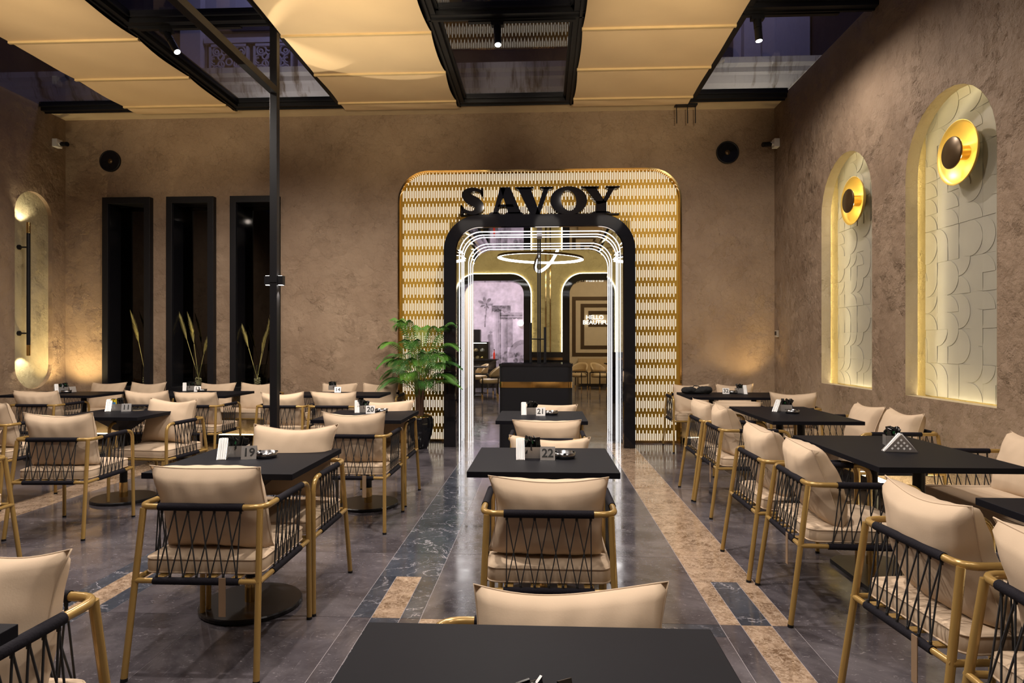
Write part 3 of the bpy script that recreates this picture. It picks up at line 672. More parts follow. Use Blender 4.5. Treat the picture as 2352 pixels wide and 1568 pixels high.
MB().lathe([(0, -.11)]+[(.11*math.cos(a), .11*math.sin(a)) for a in [-.5*PI+PI*i/10 for i in range(1, 10)]]+[(0, .11)], 18, Matrix.Translation((0, -.12, 0))).obj('globe', M['neon'], gl); MB().tube([(.13, -.02, -.35), (.13, -.02, .25)], .012, 8).tube([(.13, -.02, 0), (0, -.10, 0)], .01, 6).obj('bracket', M['brass'], gl)
tl = thing('linear_ceiling_light', (-2.05, 18.0, 3.0), 0, 'angled white linear lamp hanging at the left of the far left room', 'ceiling lamp'); MB().box(-.5, .0, -.05, .0, .35, .42).box(-.03, .04, -.05, 1.2, .3, .37).obj('housing', M['black'], tl); MB().box(-.5, .0, -.052, -.045, .34, .36).box(-.03, .04, 0, 1.2, .292, .30).obj('diffuser', M['lens'], tl)
# ------------------------------------------------------------------ wall fittings
vdesc = ['leftmost', 'middle', 'right-hand']
def plume(m, p0, d, L, rs, side):
    d = Vector(d).normalized()
    for i in range(320):
        t_ = rs.random(); base = Vector(p0)+d*(t_*L)+Vector((side*.05*t_*t_, 0, 0)); w_ = .036*(math.sin(PI*min(1, t_*.9+.12)))**.7
        a = rs.random()*2*PI; rad = (d.orthogonal().normalized()*math.cos(a)+d.cross(d.orthogonal()).normalized()*math.sin(a))
        tip = base+d*(.055+.03*rs.random())+rad*w_+Vector((side*.012, 0, 0)); s_ = rad.cross(d)*.0026
        m.add([base-s_, base+s_, tip], [(0, 1, 2)])
M['straw'] = simple('dry_grass', (.42, .36, .13), .8, 0, .3, 20)
M['pebble'] = simple('pale_pebbles', (.55, .50, .33), .6, 0, .4, 60, .5, 80)
for i, (a, b) in enumerate(boxes):
    cx_ = (a+b)/2
    t = thing('display_niche', (cx_, YB, .62), 0, ['leftmost tall black framed display box with darkest smoked mirror', 'middle tall black framed display box with smoked mirror back', 'tall black framed display box partly behind the black post'][i], 'display niche', 'tall black display boxes on the back wall')
    hw = (b-a)/2; H_ = 2.75
    m = MB().ring([(-hw, 0), (hw, 0), (hw, H_), (-hw, H_)], [(-hw+.085, .12), (hw-.085, .12), (hw-.085, H_-.09), (-hw+.085, H_-.09)], -.085, .22, lambda u, v, w: (u, w, v))
    bevel(m.obj('frame', M['black'], t), .004)
    MB().box(-hw+.08, hw-.08, .19, .20, .11, H_-.08).obj('mirror_back', M['smoked'], t)
    for s in (-1, 1): MB().box(s*(hw-.087)-.002, s*(hw-.087)+.002, -.05, .19, .12, H_-.09).obj('side_panel', M['gloss'], t)
    MB().box(-hw+.085, hw-.085, -.055, -.049, .12, H_-.09)
    vx = [cx_+.18, cx_+.03, cx_-.03][i]
    v = thing('grass_vase', (vx, 8.84, .742), 0, 'clear glass vase of dry pampas stems in the %s black display box' % vdesc[i], 'vase', 'pampas vases in the display boxes')
    MB().lathe([(.0, .0), (.052, .0), (.055, .01), (.055, .30), (.052, .30), (.052, .012), (.0, .012)], 20, None, True, False).obj('vase_glass', M['clear'], v)
    pm = MB(); rs = random.Random(i+3)
    for k in range(70):
        a_ = rs.random()*6.28; rr = .042*math.sqrt(rs.random()); zz = .018+rs.random()*.10; pm.lathe([(0, -.009), (.009, -.003), (.008, .005), (0, .009)], 6, Matrix.Translation((rr*math.cos(a_), rr*math.sin(a_), zz)))
    pm.obj('pebbles', M['pebble'], v)['kind'] = 'stuff'
    for sgn, Lh, lean in [[(-1, 1.05, -.17), (1, .82, .07), (1, .70, .12)], [(-1, 1.10, -.26), (-1, 1.02, -.10), (1, .75, .12)], [(-1, .92, -.20), (1, 1.15, .20), (1, .80, .10)]][i]:
        top = Vector((lean*.62, .0, Lh*.58)); MB().tube([(-lean*.12, 0, .03), (lean*.25, 0, Lh*.30), top], .0038, 5).obj('stem', M['straw'], v)
        m = MB(); d = (Vector((lean, 0, Lh))-top); plume(m, top, d, d.length*.9, rs, sgn); m.obj('plume', M['straw'], v, False)
    spot('vase_light', (vx-.05, 8.80, 1.75), (vx, 8.86, .75), 16, 55, .8, (1, .86, .45), .01)

# lamp bar in the left stadium niche
nl = thing('niche_wall_lamp', (XL-.055, NY, 2.043), 0, 'vertical black bar wall lamp with brass ends in the left stadium niche', 'wall lamp')
def nb(m, name, mat): m.obj(name, M[mat], nl)
ly = -.19; LX = .135
nb(MB().tube([(LX, ly, -.72), (LX, ly, .72)], .022, 14), 'bar', 'black')
nb(MB().tube([(LX, ly, .72), (LX, ly, .86)], .0225, 14), 'upper_end', 'brass'); nb(MB().tube([(LX, ly, -.72), (LX, ly, -.86)], .0225, 14), 'lower_end', 'brass')
for z in (-.57, .54):
    nb(MB().tube([(0, ly-.0, z), (LX, ly, z)], .010, 8).tube([(.0, ly, z), (.02, ly, z)], .032, 14), 'wall_bracket', 'black')
spot('niche_lamp_up', (XL+.06, NY+ly, 2.905), (XL-.055, NY+ly+.05, 3.16), 9, 105, .6, (1, .88, .58), .02)
spot('niche_lamp_down', (XL+.06, NY+ly, 1.18), (XL-.055, NY+ly+.05, .92), 9, 105, .6, (1, .88, .58), .02)

# gold dish sconces in the right niches
for i, (yc, lab) in enumerate([(5.13, 'large gold dish wall sconce with dark centre disc in the nearer arched niche'), (6.82, 'gold dish wall sconce with dark centre disc in the farther arched niche')]):
    zc = 2.815; s = thing('dish_sconce', (XR+.268, yc, zc), 0, lab, 'wall lamp', 'gold dish sconces'); MM = Matrix.Rotation(-PI/2, 4, 'Y')
    MB().lathe([(.02, .08), (.10, .083), (.17, .10), (.225, .135), (.245, .16), (.247, .163), (.242, .165), (.222, .142), (.168, .106), (.10, .089), (.02, .086)], 48, MM, True, False).obj('dish', simple('gold_dish', (.80, .55, .13), .38, .55, .05), s)
    MB().lathe([(.0, .045), (.055, .045), (.055, .06), (.03, .07), (.03, .09)], 20, MM).obj('mount', M['brass'], s)
    MB().lathe([(.055, .085), (.055, .165)], 24, MM).obj('stem', M['brass'], s)
    MB().lathe([(.0, .19), (.118, .19), (.122, .195), (.122, .203), (.118, .207), (.0, .207)], 40, MM).obj('shade_disc', M['bronze'], s)
    for a_ in range(4):
        an = a_*PI/2+.6; point('sconce_light', (XR+.268-.165, yc+.10*math.cos(an), zc+.10*math.sin(an)), .8, (1, .78, .36), .012)

# round wall speakers
for x, z, lab in ((-6.05, 3.89, 'round black wall speaker high on the back wall, left end'), (2.46, 3.89, 'round black wall speaker high on the back wall, right end')):
    s = thing('wall_speaker', (x, YB, z), 0, lab, 'speaker', 'round black wall speakers'); MM = Matrix.Rotation(PI/2, 4, 'X')
    MB().lathe([(.145, 0), (.15, .01), (.15, .03), (.143, .036), (.132, .03)], 40, MM, True, False).obj('rim', M['black'], s)
    MB().lathe([(.0, .018), (.06, .020), (.134, .026)], 36, MM, True, False).obj('grille', M['gloss'], s)
    MB().lathe([(.0, .028), (.03, .026), (.034, .018)], 20, MM, True, False).obj('dust_cap', M['bronze'], s)
# security cameras
for x, y, z, sg, lab in ((XL, 8.55, 4.09, 1, 'small white security camera on the left wall near the corner'), (XR, 8.60, 3.96, -1, 'small white security camera in the right back corner')):
    s = thing('security_camera', (x, y, z), 0, lab, 'camera', 'white security cameras')
    bevel(MB().box(0, sg*.07, -.055, .055, -.055, .055).obj('junction_box', M['white'], s), .006)
    MB().tube([(sg*.07, 0, 0), (sg*.12, -.02, -.01)], .026, 12).obj('mount', M['white'], s)
    MB().tube([(sg*.11, -.01, -.012), (sg*.22, -.06, -.03)], .032, 14).obj('camera_body', M['black'], s)
    MB().tube([(sg*.22, -.06, -.03), (sg*.224, -.062, -.031)], .022, 14).obj('lens', M['gloss'], s)
s = thing('wall_socket', (XR, 8.62, 1.47), 0, 'small grey wall socket on the right wall by the corner', 'socket'); bevel(MB().box(-.03, 0, -.04, .04, -.045, .045).obj('box', M['steel'], s), .004); MB().box(-.034, -.03, -.025, .025, -.02, .03).obj('cover', M['black'], s)
s = thing('hanging_bracket', (1.83, 8.46, 4.44), 0, 'black bracket with three thin rods hanging at the blind corner', 'bracket'); MB().box(-.12, .16, -.05, .05, -.02, .0).obj('plate', M['black'], s)
for x in (-.10, .04, .14): MB().tube([(x, 0, -.02), (x+.005, .01, -.24)], .006, 6).obj('rod', M['black'], s)

# black post with overhead beam and up/down lamp
p = thing('steel_post', (-2.651, 6.25, 0), 0, 'tall black square steel post with a beam running forward, left of centre', 'post')
h = .036
bevel(MB().box(-h, h, -h, h, .012, 4.455).obj('post', M['black'], p), .003); MB().box(-.09, .09, -.09, .09, 0, .012).obj('foot_plate', M['black'], p)
bevel(MB().box(-h, h, -8.6, -h, 3.80, 3.87).obj('beam', M['black'], p), .003)
ul = thing('updown_wall_lamp', (-2.651, 6.25, 1.965), 0, 'small black up-and-down lamp clamped on both sides of the post', 'wall lamp')
for sx in (-1, 1):
    MB().box(sx*.037, sx*.092, -.03, .03, -.045, .045).obj('housing', M['black'], ul)
    for sz in (-1, 1): MB().box(sx*.045, sx*.084, -.022, .022, sz*.0455-.001, sz*.0455+.001).obj('lens', M['lens'], ul)
MB().box(-.037, .037, -.045, -.037, -.02, .02).box(-.037, .037, .037, .045, -.02, .02).obj('clamp', M['black'], ul)
for sx in (-1, 1):
    spot('post_lamp_up', (-2.651+sx*.065, 6.25, 2.03), (-2.651+sx*.065+.80*(sx > 0), 6.25+.15*(sx > 0), 4.4), 130, 44, .06, (1, .88, .66), .008)
    spot('post_lamp_down', (-2.651+sx*.065, 6.25, 1.90), (-2.651+sx*.08, 6.25, 0), 18, 60, .3, (1, .88, .70), .008)

# host podium
pd = thing('host_podium', (-.09, 8.10, 0), 0, 'black host podium with polished brass band in front of the glass doors', 'podium')
def rrect(hx, hy, r, n=8): return arc(hx-r, -hy+r, r, -90, 0, n)+[(hx, hy), (-hx, hy)]+arc(-hx+r, -hy+r, r, 180, 270, n)
zp = lambda u, v, w: (u, v, w)
MB().prism(rrect(.448, .22, .07), 0, .80, zp).obj('lower_body', M['black'], pd); MB().prism(rrect(.452, .224, .07), .80, .872, zp).obj('brass_band', M['brass'], pd)
MB().prism(rrect(.448, .22, .07), .872, 1.06, zp).obj('upper_body', M['black'], pd); MB().ring(rrect(.455, .225, .07), rrect(.435, .205, .06), 1.06, 1.095, zp).obj('rim', M['gloss'], pd)

# potted palm
pm = thing('potted_palm', (-1.585, 8.20, 0), 0, 'green palm in a glossy black pot with brass rim, left of the portal', 'plant')
MB().lathe([(0, 0), (.10, 0), (.115, .03), (.165, .20), (.182, .30), (.178, .37), (.165, .405)], 36).obj('pot', M['gloss'], pm)
MB().lathe([(.165, .405), (.150, .432), (.130, .43), (.125, .41)], 36, None, True, False).obj('pot_rim', M['brass'], pm)
MB().lathe([(0, .415), (.127, .412)], 24, None, True, False).obj('soil', simple('soil', (.03, .02, .012), .95, 0, .4, 40), pm)
M['trunk'] = simple('palm_trunk', (.10, .05, .028), .9, 0, .4, 30, .6, 60)
tm = MB(); rs = random.Random(11)
for k in range(9):
    a_ = k*.7; r0 = .035*rs.random()+.012; tm.tube([(r0*math.cos(a_), r0*math.sin(a_), .41), (r0*1.1*math.cos(a_), r0*1.1*math.sin(a_), .60), (r0*1.9*math.cos(a_), r0*1.9*math.sin(a_), .78+.12*rs.random())], [.022, .018, .008], 7)
tm.obj('trunk', M['trunk'], pm)
t = NT('palm_leaf'); oi = t.n('ShaderNodeObjectInfo'); t.base(t.mix(oi.outputs['Random'], (.018, .085, .014), (.095, .26, .028))); t.set(Roughness=.45); M['leaf'] = t.m
M['stalk'] = simple('leaf_stalk', (.13, .20, .04), .5)
for k in range(36):
    az = k*2.399+.3; lev = k/35; ztop = .86+.74*lev+.06*rs.random(); reach = .50-.22*lev*(k % 3 == 0)+.06*rs.random(); droop = .10+.22*rs.random()
    base = Vector((.02*math.cos(az), .02*math.sin(az), .62+.12*lev)); apex = Vector((reach*.45*math.cos(az), reach*.45*math.sin(az), ztop+.10)); tip = Vector((reach*math.cos(az), reach*math.sin(az), ztop-droop))
    if lev > .85: apex += Vector((0, 0, .04)); tip = Vector((reach*.8*math.cos(az), reach*.8*math.sin(az), ztop-.02))
    if tip.y > .38: tip.y = .38
    if apex.y > .30: apex.y = .30
    bz = lambda t_: base*(1-t_)**2+apex*2*t_*(1-t_)+tip*t_*t_
    fr_ = thing('x') if False else None
    m = MB(); N = 24; lf = MB()
    m.tube([bz(i/12) for i in range(13)], [.0055*(1-.8*i/12) for i in range(13)], 5)
    fo = m.obj('frond', M['stalk'], pm)
    for i in range(N):
        t_ = .36+.62*i/(N-1); P = bz(t_); dd = (bz(min(1, t_+.02))-bz(t_-.02)).normalized(); sd = dd.cross(Vector((0, 0, 1))).normalized(); ln = .20*(math.sin(PI*(.16+.80*(i/(N-1))))**.7)+.02
        for sg in (-1, 1):
            v = (sd*sg*.78+dd*.62+Vector((0, 0, .12))).normalized(); mid = P+v*ln*.5; end = P+v*ln*.93+Vector((0, 0, -ln*.36)); w_ = dd*.0075
            lf.add([P-w_*.4, P+w_*.4, mid+w_, mid-w_, end], [(0, 1, 2, 3), (3, 2, 4)])
    lf.obj('leaflets', M['leaf'], fo, False)

# ------------------------------------------------------------------ cushions
def pillow_mesh(name, w, h, th, seed, pinch=.11):
    rs = random.Random(seed); ph = [rs.random()*6 for _ in range(6)]; m = MB(); nu, nv = 26, 20
    def out(u, v):
        x = w/2*u*(1-pinch*(1-v*v)*(.5+.5*abs(u)))+.006*math.sin(3*v+ph[0]); z = h/2*v*(1-pinch*1.15*(1-u*u)*(.5+.5*abs(v)))+.007*math.sin(2.5*u+ph[1]); return x, z
    def surf(sgn):
        def fn(a, b):
            u, v = 2*a-1, 2*b-1; x, z = out(u, v); e = max(0, (1-u**2)*(1-v**2)); k = e**.31
            wr = .0045*math.sin(16*u+5*v+ph[2])*k*(abs(v)**1.5)+.004*math.sin(13*v+ph[3]-4*u)*(abs(u)**2)*k+.006*noise.noise((u*2.2+ph[4], v*2.2, seed))*k
            sagd = .012*(1-v)*.5*k
            return (x, sgn*(th/2*k+wr+sagd)+.012*math.sin(2*u+ph[5])*abs(v), z)
        return fn
    m.grid(surf(1), nu, nv); m.grid(surf(-1), nu, nv)
    rim = [(2*i/16-1, -1) for i in range(16)]+[(1, 2*i/14-1) for i in range(14)]+[(1-2*i/16, 1) for i in range(16)]+[(-1, 1-2*i/14) for i in range(14)]
    f = surf(1); m.tube([f((u+1)/2, (v+1)/2) for u, v in rim], .003, 5, True)
    return m.mesh(name, M['cushion'])
PIL = [pillow_mesh('back_cushion', .485, .405, .19, s_) for s_ in (1, 2, 3, 4)]
def seat_mesh(name, w, d, th, seed):
    rs = random.Random(seed); p = rs.random()*5; m = MB(); rc = .045; base = []
    for cx_, cy_, a0 in ((w/2-rc, d/2-rc, 0), (-w/2+rc, d/2-rc, 90), (-w/2+rc, -d/2+rc, 180), (w/2-rc, -d/2+rc, 270)): base += arc(cx_, cy_, rc, a0, a0+90, 6)
    L = []                                                        # straight runs get extra points
    for i, q_ in enumerate(base):
        nx_ = base[(i+1) % len(base)]; L.append(q_); dist = math.hypot(nx_[0]-q_[0], nx_[1]-q_[1])
        if dist > .1: L += [(q_[0]+(nx_[0]-q_[0])*k/8, q_[1]+(nx_[1]-q_[1])*k/8) for k in range(1, 8)]
    n = len(L); prof = [(0, -.5), (.6, -.5), (.94, -.49), (.985, -.43), (.995, -.34), (1.004, 0), (.995, .34), (.985, .43), (.94, .50), (.80, .56), (.55, .61), (.25, .63), (0, .63)]
    vs = []
    for s_, z in prof:
        for (x, y) in L:
            zz = z*th
            if .2 < s_ < .98: zz += .005*noise.noise((x*9+p, y*9, z))*(1 if z > 0 else 0)
            vs.append((x*s_, y*s_, zz))
    m.add(vs, [(i*n+k, i*n+(k+1) % n, (i+1)*n+(k+1) % n, (i+1)*n+k) for i in range(len(prof)-1) for k in range(n)], True)
    for z in (-.36, .36): m.tube([(x*.997, y*.997, z*th) for x, y in L], .0036, 5, True)
    return m.mesh(name, M['cushion'])
SEAT = [seat_mesh('seat_cushion', .495, .50, .075, s_) for s_ in (1, 2)]
BSEAT = seat_mesh('seat_cushion', 1.16, .56, .085, 7)

# ------------------------------------------------------------------ rope furniture
def bend(p0, c_, p1, n=6): return [tuple(Vector(p0)*(1-t_)**2+Vector(c_)*2*t_*(1-t_)+Vector(p1)*t_*t_ for t_ in [i/n])[0] for i in range(n+1)]
def web(m, A0, A1, B0, B1, n):
    A0, A1, B0, B1 = map(Vector, (A0, A1, B0, B1)); T_ = [A0.lerp(A1, i/(n-1)) for i in range(n)]; Bt = [B0.lerp(B1, i/(n-1)) for i in range(n)]
    segs = [(0, 0), (n-1, n-1)]+[(i, i+1) for i in range(n-1)]+[(i+1, i) for i in range(n-1)]
    for a, b in segs: m.tube([T_[a], Bt[b]], .0029, 4, False, False)
    for P in T_+Bt: m.tube([P-Vector((0, 0, .012)), P+Vector((0, 0, .012))], [.0055, .0055], 5)
def rope_seat(name, hw, yb_, yf, label, cat, group, pil, seat, sx=1, zs=.676, strap=False):
    t = thing(name, (0, 0, 0), 0, label, cat, group)
    zr, rr, rc = zs, .0128, .065; hwi = hw
    path = bend((hw, yf, zr-.075), (hw, yf, zr), (hw, yf-.075, zr))+bend((hw, yb_+rc, zr), (hw, yb_, zr), (hw-rc, yb_, zr))
    path = path+[(-x, y, z) for x, y, z in reversed(path)]
    MB().tube(path, rr, 10).obj('top_rail', M['gold'], t)
    for s in (-1, 1):
        lg = MB().tube([(s*(hw+.004), yf+.006, .012), (s*hw, yf, zr-.072)], .0128, 10).obj('leg', M['gold'], t)
        MB().tube([(s*(hw+.004), yf+.006, 0), (s*(hw+.004), yf+.006, .013)], .0138, 10).obj('foot_cap', M['black'], lg)
        lg = MB().tube([(s*(hw+.006), yb_-.085, .012), (s*(hw-.018), yb_+.004, zr-.006)], .0132, 10).obj('leg', M['gold'], t)
        MB().tube([(s*(hw+.006), yb_-.086, 0), (s*(hw+.006), yb_-.085, .013)], .0142, 10).obj('foot_cap', M['black'], lg)
    zl = .385; yl = yb_-.036; m = MB()
    m.tube([(-hw, yl, zl), (hw, yl, zl)], .0115, 8).tube([(-hw, yf, zl), (hw, yf, zl)], .0115, 8)
    for s in (-1, 1): m.tube([(s*(hw-.004), yl, zl), (s*hw, yf, zl)], .0115, 8)
    nsl = 4 if hw < .4 else 9
    for i in range(nsl):
        x = -hw+2*hw*(i+1)/(nsl+1); m.box(x-.018, x+.018, yl, yf, zl+.006, zl+.013)
    m.obj('seat_frame', M['gold'], t)
    wa, wb = yb_+.13, yf-.09
    for s in (-1, 1):
        MB().tube([(s*hw, wa, zr), (s*hw, wb, zr)], .0158, 12).obj('arm_wrap', M['wrap'], t)
        MB().tube([(s*(hw-.003), wa-.04, zl), (s*(hw-.001), wb-.02, zl)], .0150, 10).obj('lower_wrap', M['wrap'], t)
        w_ = MB(); web(w_, (s*hw, wa+.012, zr-.014), (s*hw, wb-.012, zr-.014), (s*(hw-.002), wa-.02, zl+.012), (s*(hw-.001), wb-.04, zl+.012), 7); w_.obj('rope_web', M['rope'], t)
    bx = hw-.085
    MB().tube([(-bx, yb_, zr), (bx, yb_, zr)], .0158, 12).obj('back_wrap', M['wrap'], t); MB().tube([(-bx, yl, zl), (bx, yl, zl)], .0150, 10).obj('lower_wrap', M['wrap'], t)
    w_ = MB(); web(w_, (-bx+.012, yb_, zr-.014), (bx-.012, yb_, zr-.014), (-bx+.012, yl, zl+.012), (bx-.012, yl, zl+.012), 7 if hw < .4 else 15); w_.obj('rope_web', M['rope'], t)
    link('seat_cushion', seat, t, (0, (yl+yf)/2+.02, zl+.046))
    for x, pm_, tilt, tw in pil: link('back_cushion', pm_, t, (x, yb_+.115, .668), (tilt, 0, tw))
    if strap: MB().box(.10, .128, yl-.018, yl-.015, .25, zl+.02).obj('tie_strap', M['strap'], t)
    return t
M['strap'] = simple('tie_ribbon', (.26, .17, .10), .8)
CH = [rope_seat('rope_armchair', .262, -.26, .25, 'x', 'chair', 'rope armchairs', [(0, PIL[k], .27+.03*k, (.05, -.06, .03, -.02)[k])], SEAT[k % 2], strap=k % 2 == 1) for k in range(4)]
used = set()
def chair(x, y, rz, label, k=None, pil_dz=0, tilt=None, hs=1.0):
    k = random.Random(label).randrange(4) if k is None else k
    if k in used: t = dup(CH[k], (x, y, 0), rz, label)
    else: used.add(k); t = CH[k]; t.location = (x, y, 0); t.rotation_euler = (0, 0, rz); t['label'] = label
    for c_ in t.children:
        if c_.name.startswith('back_cushion'):
            c_.location.z += pil_dz-(1-hs)*.20; c_.scale.z = hs
            if tilt is not None: c_.rotation_euler.x = tilt
    return t
E_, N_, W_, S_ = -PI/2, 0, PI/2, PI
chair(.022, 2.80, N_, 'armchair with its back to us at the nearer centre table', 0, hs=.86)
chair(.04, 3.66, S_, 'armchair facing us across the nearer centre table, only cushion top showing', 1, hs=.82)
chair(.03, 4.72, N_, 'armchair with its back to us at the farther centre table', 2, hs=.88)
chair(.06, 5.60, S_, 'armchair facing us between farther centre table and podium', 3, hs=.86)
fc_ = chair(.012, 1.29, S_, 'rope armchair facing us behind the foreground table, bottom centre', 2, -.01, hs=.92)
for c_ in fc_.children:
    if c_.name.startswith('back_cushion'): c_.scale.x = .93; c_.location.x -= .05
chair(-1.405, 2.84, N_+.01, 'largest armchair with its back to us, left foreground', 3, .01)
chair(-1.40, 3.39, S_, 'armchair facing us across the left foreground table', 0, .05)
chair(-1.385, 4.84, N_, 'armchair with its back to us at the table before the palm', 1, .02)
chair(-1.40, 5.51, S_, 'armchair facing us right in front of the palm pot', 2)
chair(-3.425, 4.58, N_+.06, 'armchair with brightly lit cushion, back to us, at the yellow-sachet table', 0, .02)
chair(-3.33, 5.43, S_-.10, 'armchair turned towards us behind the yellow-sachet table', 1, .02)
chair(-4.62, 5.30, N_, 'armchair cut by the left frame edge, cushion and one arm showing', 3, .03)
chair(-3.42, 3.40, S_, 'rope armchair at the left frame edge showing only one leg and arm corner', 2)
chair(-1.44, 1.40, S_-.03, 'rope armchair in the bottom left corner with big pointed cushion, facing us', 1)
chair(-5.49, 6.93, N_, 'armchair with its back to us at the leftmost back table', 2)
chair(-4.275, 6.95, N_, 'left armchair of two at the table below the display boxes', 0)
chair(-3.71, 6.93, N_, 'right armchair of two at the table below the display boxes', 3)
chair(-2.775, 6.93, N_, 'rope armchair directly behind the black post, back to us', 1)
chair(-2.215, 6.93, N_, 'rope armchair just right of the black post, back to us, near the back wall', 2)
chair(1.98, 6.90, N_, 'armchair with flattened cushion, left of two at the corner table', 3, -.06, .55)
chair(2.55, 6.90, N_, 'armchair with upright cushion, right of two at the corner table', 0, .01)
chair(1.62, 5.83, E_, 'rope armchair farthest of the right-hand row, back to the aisle', 2)
chair(1.63, 5.27, E_, 'rope armchair second farthest in the right-hand aisle row', 1, .02)
chair(1.505, 3.965, E_, 'rope armchair third farthest in the right-hand aisle row', 0, .01)
chair(1.53, 3.375, E_-.04, 'rope armchair fourth in the right-hand aisle row, beside the triangular napkin holder table', 3, .01)
chair(1.50, 2.285, E_+.09, 'rope armchair with thick folded-edge cushion, second nearest in the right-hand row', 1, .02)
chair(1.52, 1.67, E_-.04, 'rope armchair nearest us in the bottom right corner, cut by the frame', 2, .01)

bp = [(-.28, PIL[0], .24, .04), (.28, PIL[2], .26, -.05)]
BN = rope_seat('rope_bench', .60, -.29, .29, 'x', 'bench', 'two-seat rope benches', bp, BSEAT)
BN.location = (-4.10, 8.27, 0); BN.rotation_euler = (0, 0, PI); BN['label'] = 'beige two-seat rope bench below the middle and right display boxes'
for c_ in BN.children:
    if c_.name.startswith('back_cushion'): c_.location.z -= .05
dup(BN, (-5.62, 8.27, 0), PI, 'beige two-seat rope bench against the back wall, leftmost, below the first display box')
dup(BN, (-2.44, 8.27, 0), PI, 'beige two-seat rope bench against the back wall beside the palm')
dup(BN, (2.20, 8.27, 0), PI, 'beige two-seat rope bench behind the corner table with the bag')
dup(BN, (2.62, 5.48, 0), PI/2, 'beige two-seat rope bench along the right wall under the farther arched niche')
dup(BN, (2.62, 3.56, 0), PI/2, 'beige two-seat rope bench along the right wall under the nearer arched niche')

# ------------------------------------------------------------------ tables
TG = 'black restaurant tables'; M['basemat'] = simple('black_base', (.010, .010, .012), .28, spec=.35)
def table_round(x, y, label, w=.71, d=.72):
    t = thing('dining_table', (x, y, 0), 0, label, 'table', TG)
    bevel(MB().box(-w/2, w/2, -d/2, d/2, .722, .75).obj('tabletop', M['table'], t), .002)
    z0, z1 = .60, .722; a, b = .045, .17
    MB().add([(-a, -a, z0), (a, -a, z0), (a, a, z0), (-a, a, z0), (-b, -b, z1), (b, -b, z1), (b, b, z1), (-b, b, z1)], [(0, 1, 5, 4), (1, 2, 6, 5), (2, 3, 7, 6), (3, 0, 4, 7), (4, 5, 6, 7), (3, 2, 1, 0)]).obj('neck', M['black'], t)
    MB().tube([(0, 0, .14), (0, 0, .62)], .030, 18).obj('post', M['black'], t); MB().tube([(0, 0, .024), (0, 0, .15)], .033, 18).obj('brass_sleeve', M['brass'], t)
    MB().lathe([(0, 0), (.245, 0), (.25, .006), (.25, .020), (.245, .026), (0, .0262)], 44, None, False).obj('base', M['basemat'], t); return t
def table_long(x, y, label, w, d, along):
    t = thing('dining_table', (x, y, 0), 0, label, 'table', TG)
    bevel(MB().box(-w/2, w/2, -d/2, d/2, .722, .75).obj('tabletop', M['table'], t), .002)
    for s in (-1, 1):
        px, py = (s*.24, 0) if along == 'x' else (0, s*.24)
        MB().tube([(px, py, .14), (px, py, .722)], .030, 16).obj('post', M['black'], t); MB().tube([(px, py, .02), (px, py, .15)], .033, 16).obj('brass_sleeve', M['brass'], t)
        MB().box(px-.12, px+.12, py-.12, py+.12, .714, .722).obj('mount_plate', M['black'], t)
    hx, hy = (.40, .21) if along == 'x' else (.21, .40); c_ = .07
    MB().prism([(-hx+c_, -hy), (hx-c_, -hy), (hx, -hy+c_), (hx, hy-c_), (hx-c_, hy), (-hx+c_, hy), (-hx, hy-c_), (-hx, -hy+c_)], 0, .022, zp).obj('base', M['basemat'], t); return t
table_round(-1.50, 3.25, 'square black table in the left foreground, largest set one')
t22 = table_round(.0, 3.335, 'square black centre table, nearer of two in line with the entrance'); t22.rotation_euler = (-.006, 0, 0)
table_round(-.012, 5.31, 'square black centre table farther back, before the podium')
table_round(-1.455, 5.30, 'square black table before the palm')
table_round(-3.615, 5.39, 'square black table on the left with a yellow sachet in its caddy')
table_round(-.012, 1.0, 'black foreground table at the bottom centre, cut by the frame', .725, .74)
table_long(-5.68, 7.39, 'long black table leftmost at the back wall, with a thin white holder', 1.08, .62, 'x')
table_long(-4.13, 7.49, 'long black table at the back wall below the display boxes', 1.08, .74, 'x')
table_long(-2.385, 7.50, 'long black table at the back wall between post and palm', 1.06, .56, 'x')
table_long(2.185, 7.55, 'long black corner table with a black bag on it', 1.13, .74, 'x')
table_long(2.10, 5.60, 'long black table by the right wall, before the corner table', .69, 1.16, 'y')
table_long(1.975, 3.73, 'long black table on the right with triangular napkin holder', .71, 1.08, 'y')
table_long(2.03, 2.05, 'long black table at the right frame edge, mostly cut off', .71, 1.07, 'y')
table_long(-1.475, .80, 'black table in the bottom left corner, only one corner showing', .71, 1.05, 'y')

# ------------------------------------------------------------------ things on the tables
ZT = .7505
def napkin_holder(label):
    t = thing('napkin_holder', (0, 0, 0), 0, label, 'napkin holder', 'steel napkin holders'); w, hh, d = .085, .098, .021
    mp = lambda u, v, k: (k, u, v)
    for s in (-1, 1):
        m = MB(); m.prism([(-w, .002), (w, .002), (.0, hh)], s*d-.0012, s*d+.0012, mp); po_ = m.obj('plate', M['steel'], t)
        hm = MB()
        for r_ in range(4):
            for c_ in range(4-r_):
                cy_, cz_ = (c_-(3-r_)/2)*.030, .020+r_*.0155; e = .0075; sx_ = s*(d+.0016)
                hm.add([(sx_, cy_, cz_-e), (sx_, cy_+e, cz_), (sx_, cy_, cz_+e), (sx_, cy_-e, cz_)], [(0, 1, 2, 3)])
        hm.obj('cutouts', M['paper'], po_)
    MB().box(-d, d, -w, w, 0, .002).obj('base', M['steel'], t)
    m = MB()
    for k in range(7):
        x = -.016+k*.0053; j = .003*((k*37) % 5-2); m.prism([(-w+.006+j, .003), (w-.006+j, .003), (j, hh+.004)], x-.0022, x+.0022, mp)
    m.obj('napkins', M['paper'], t); return t
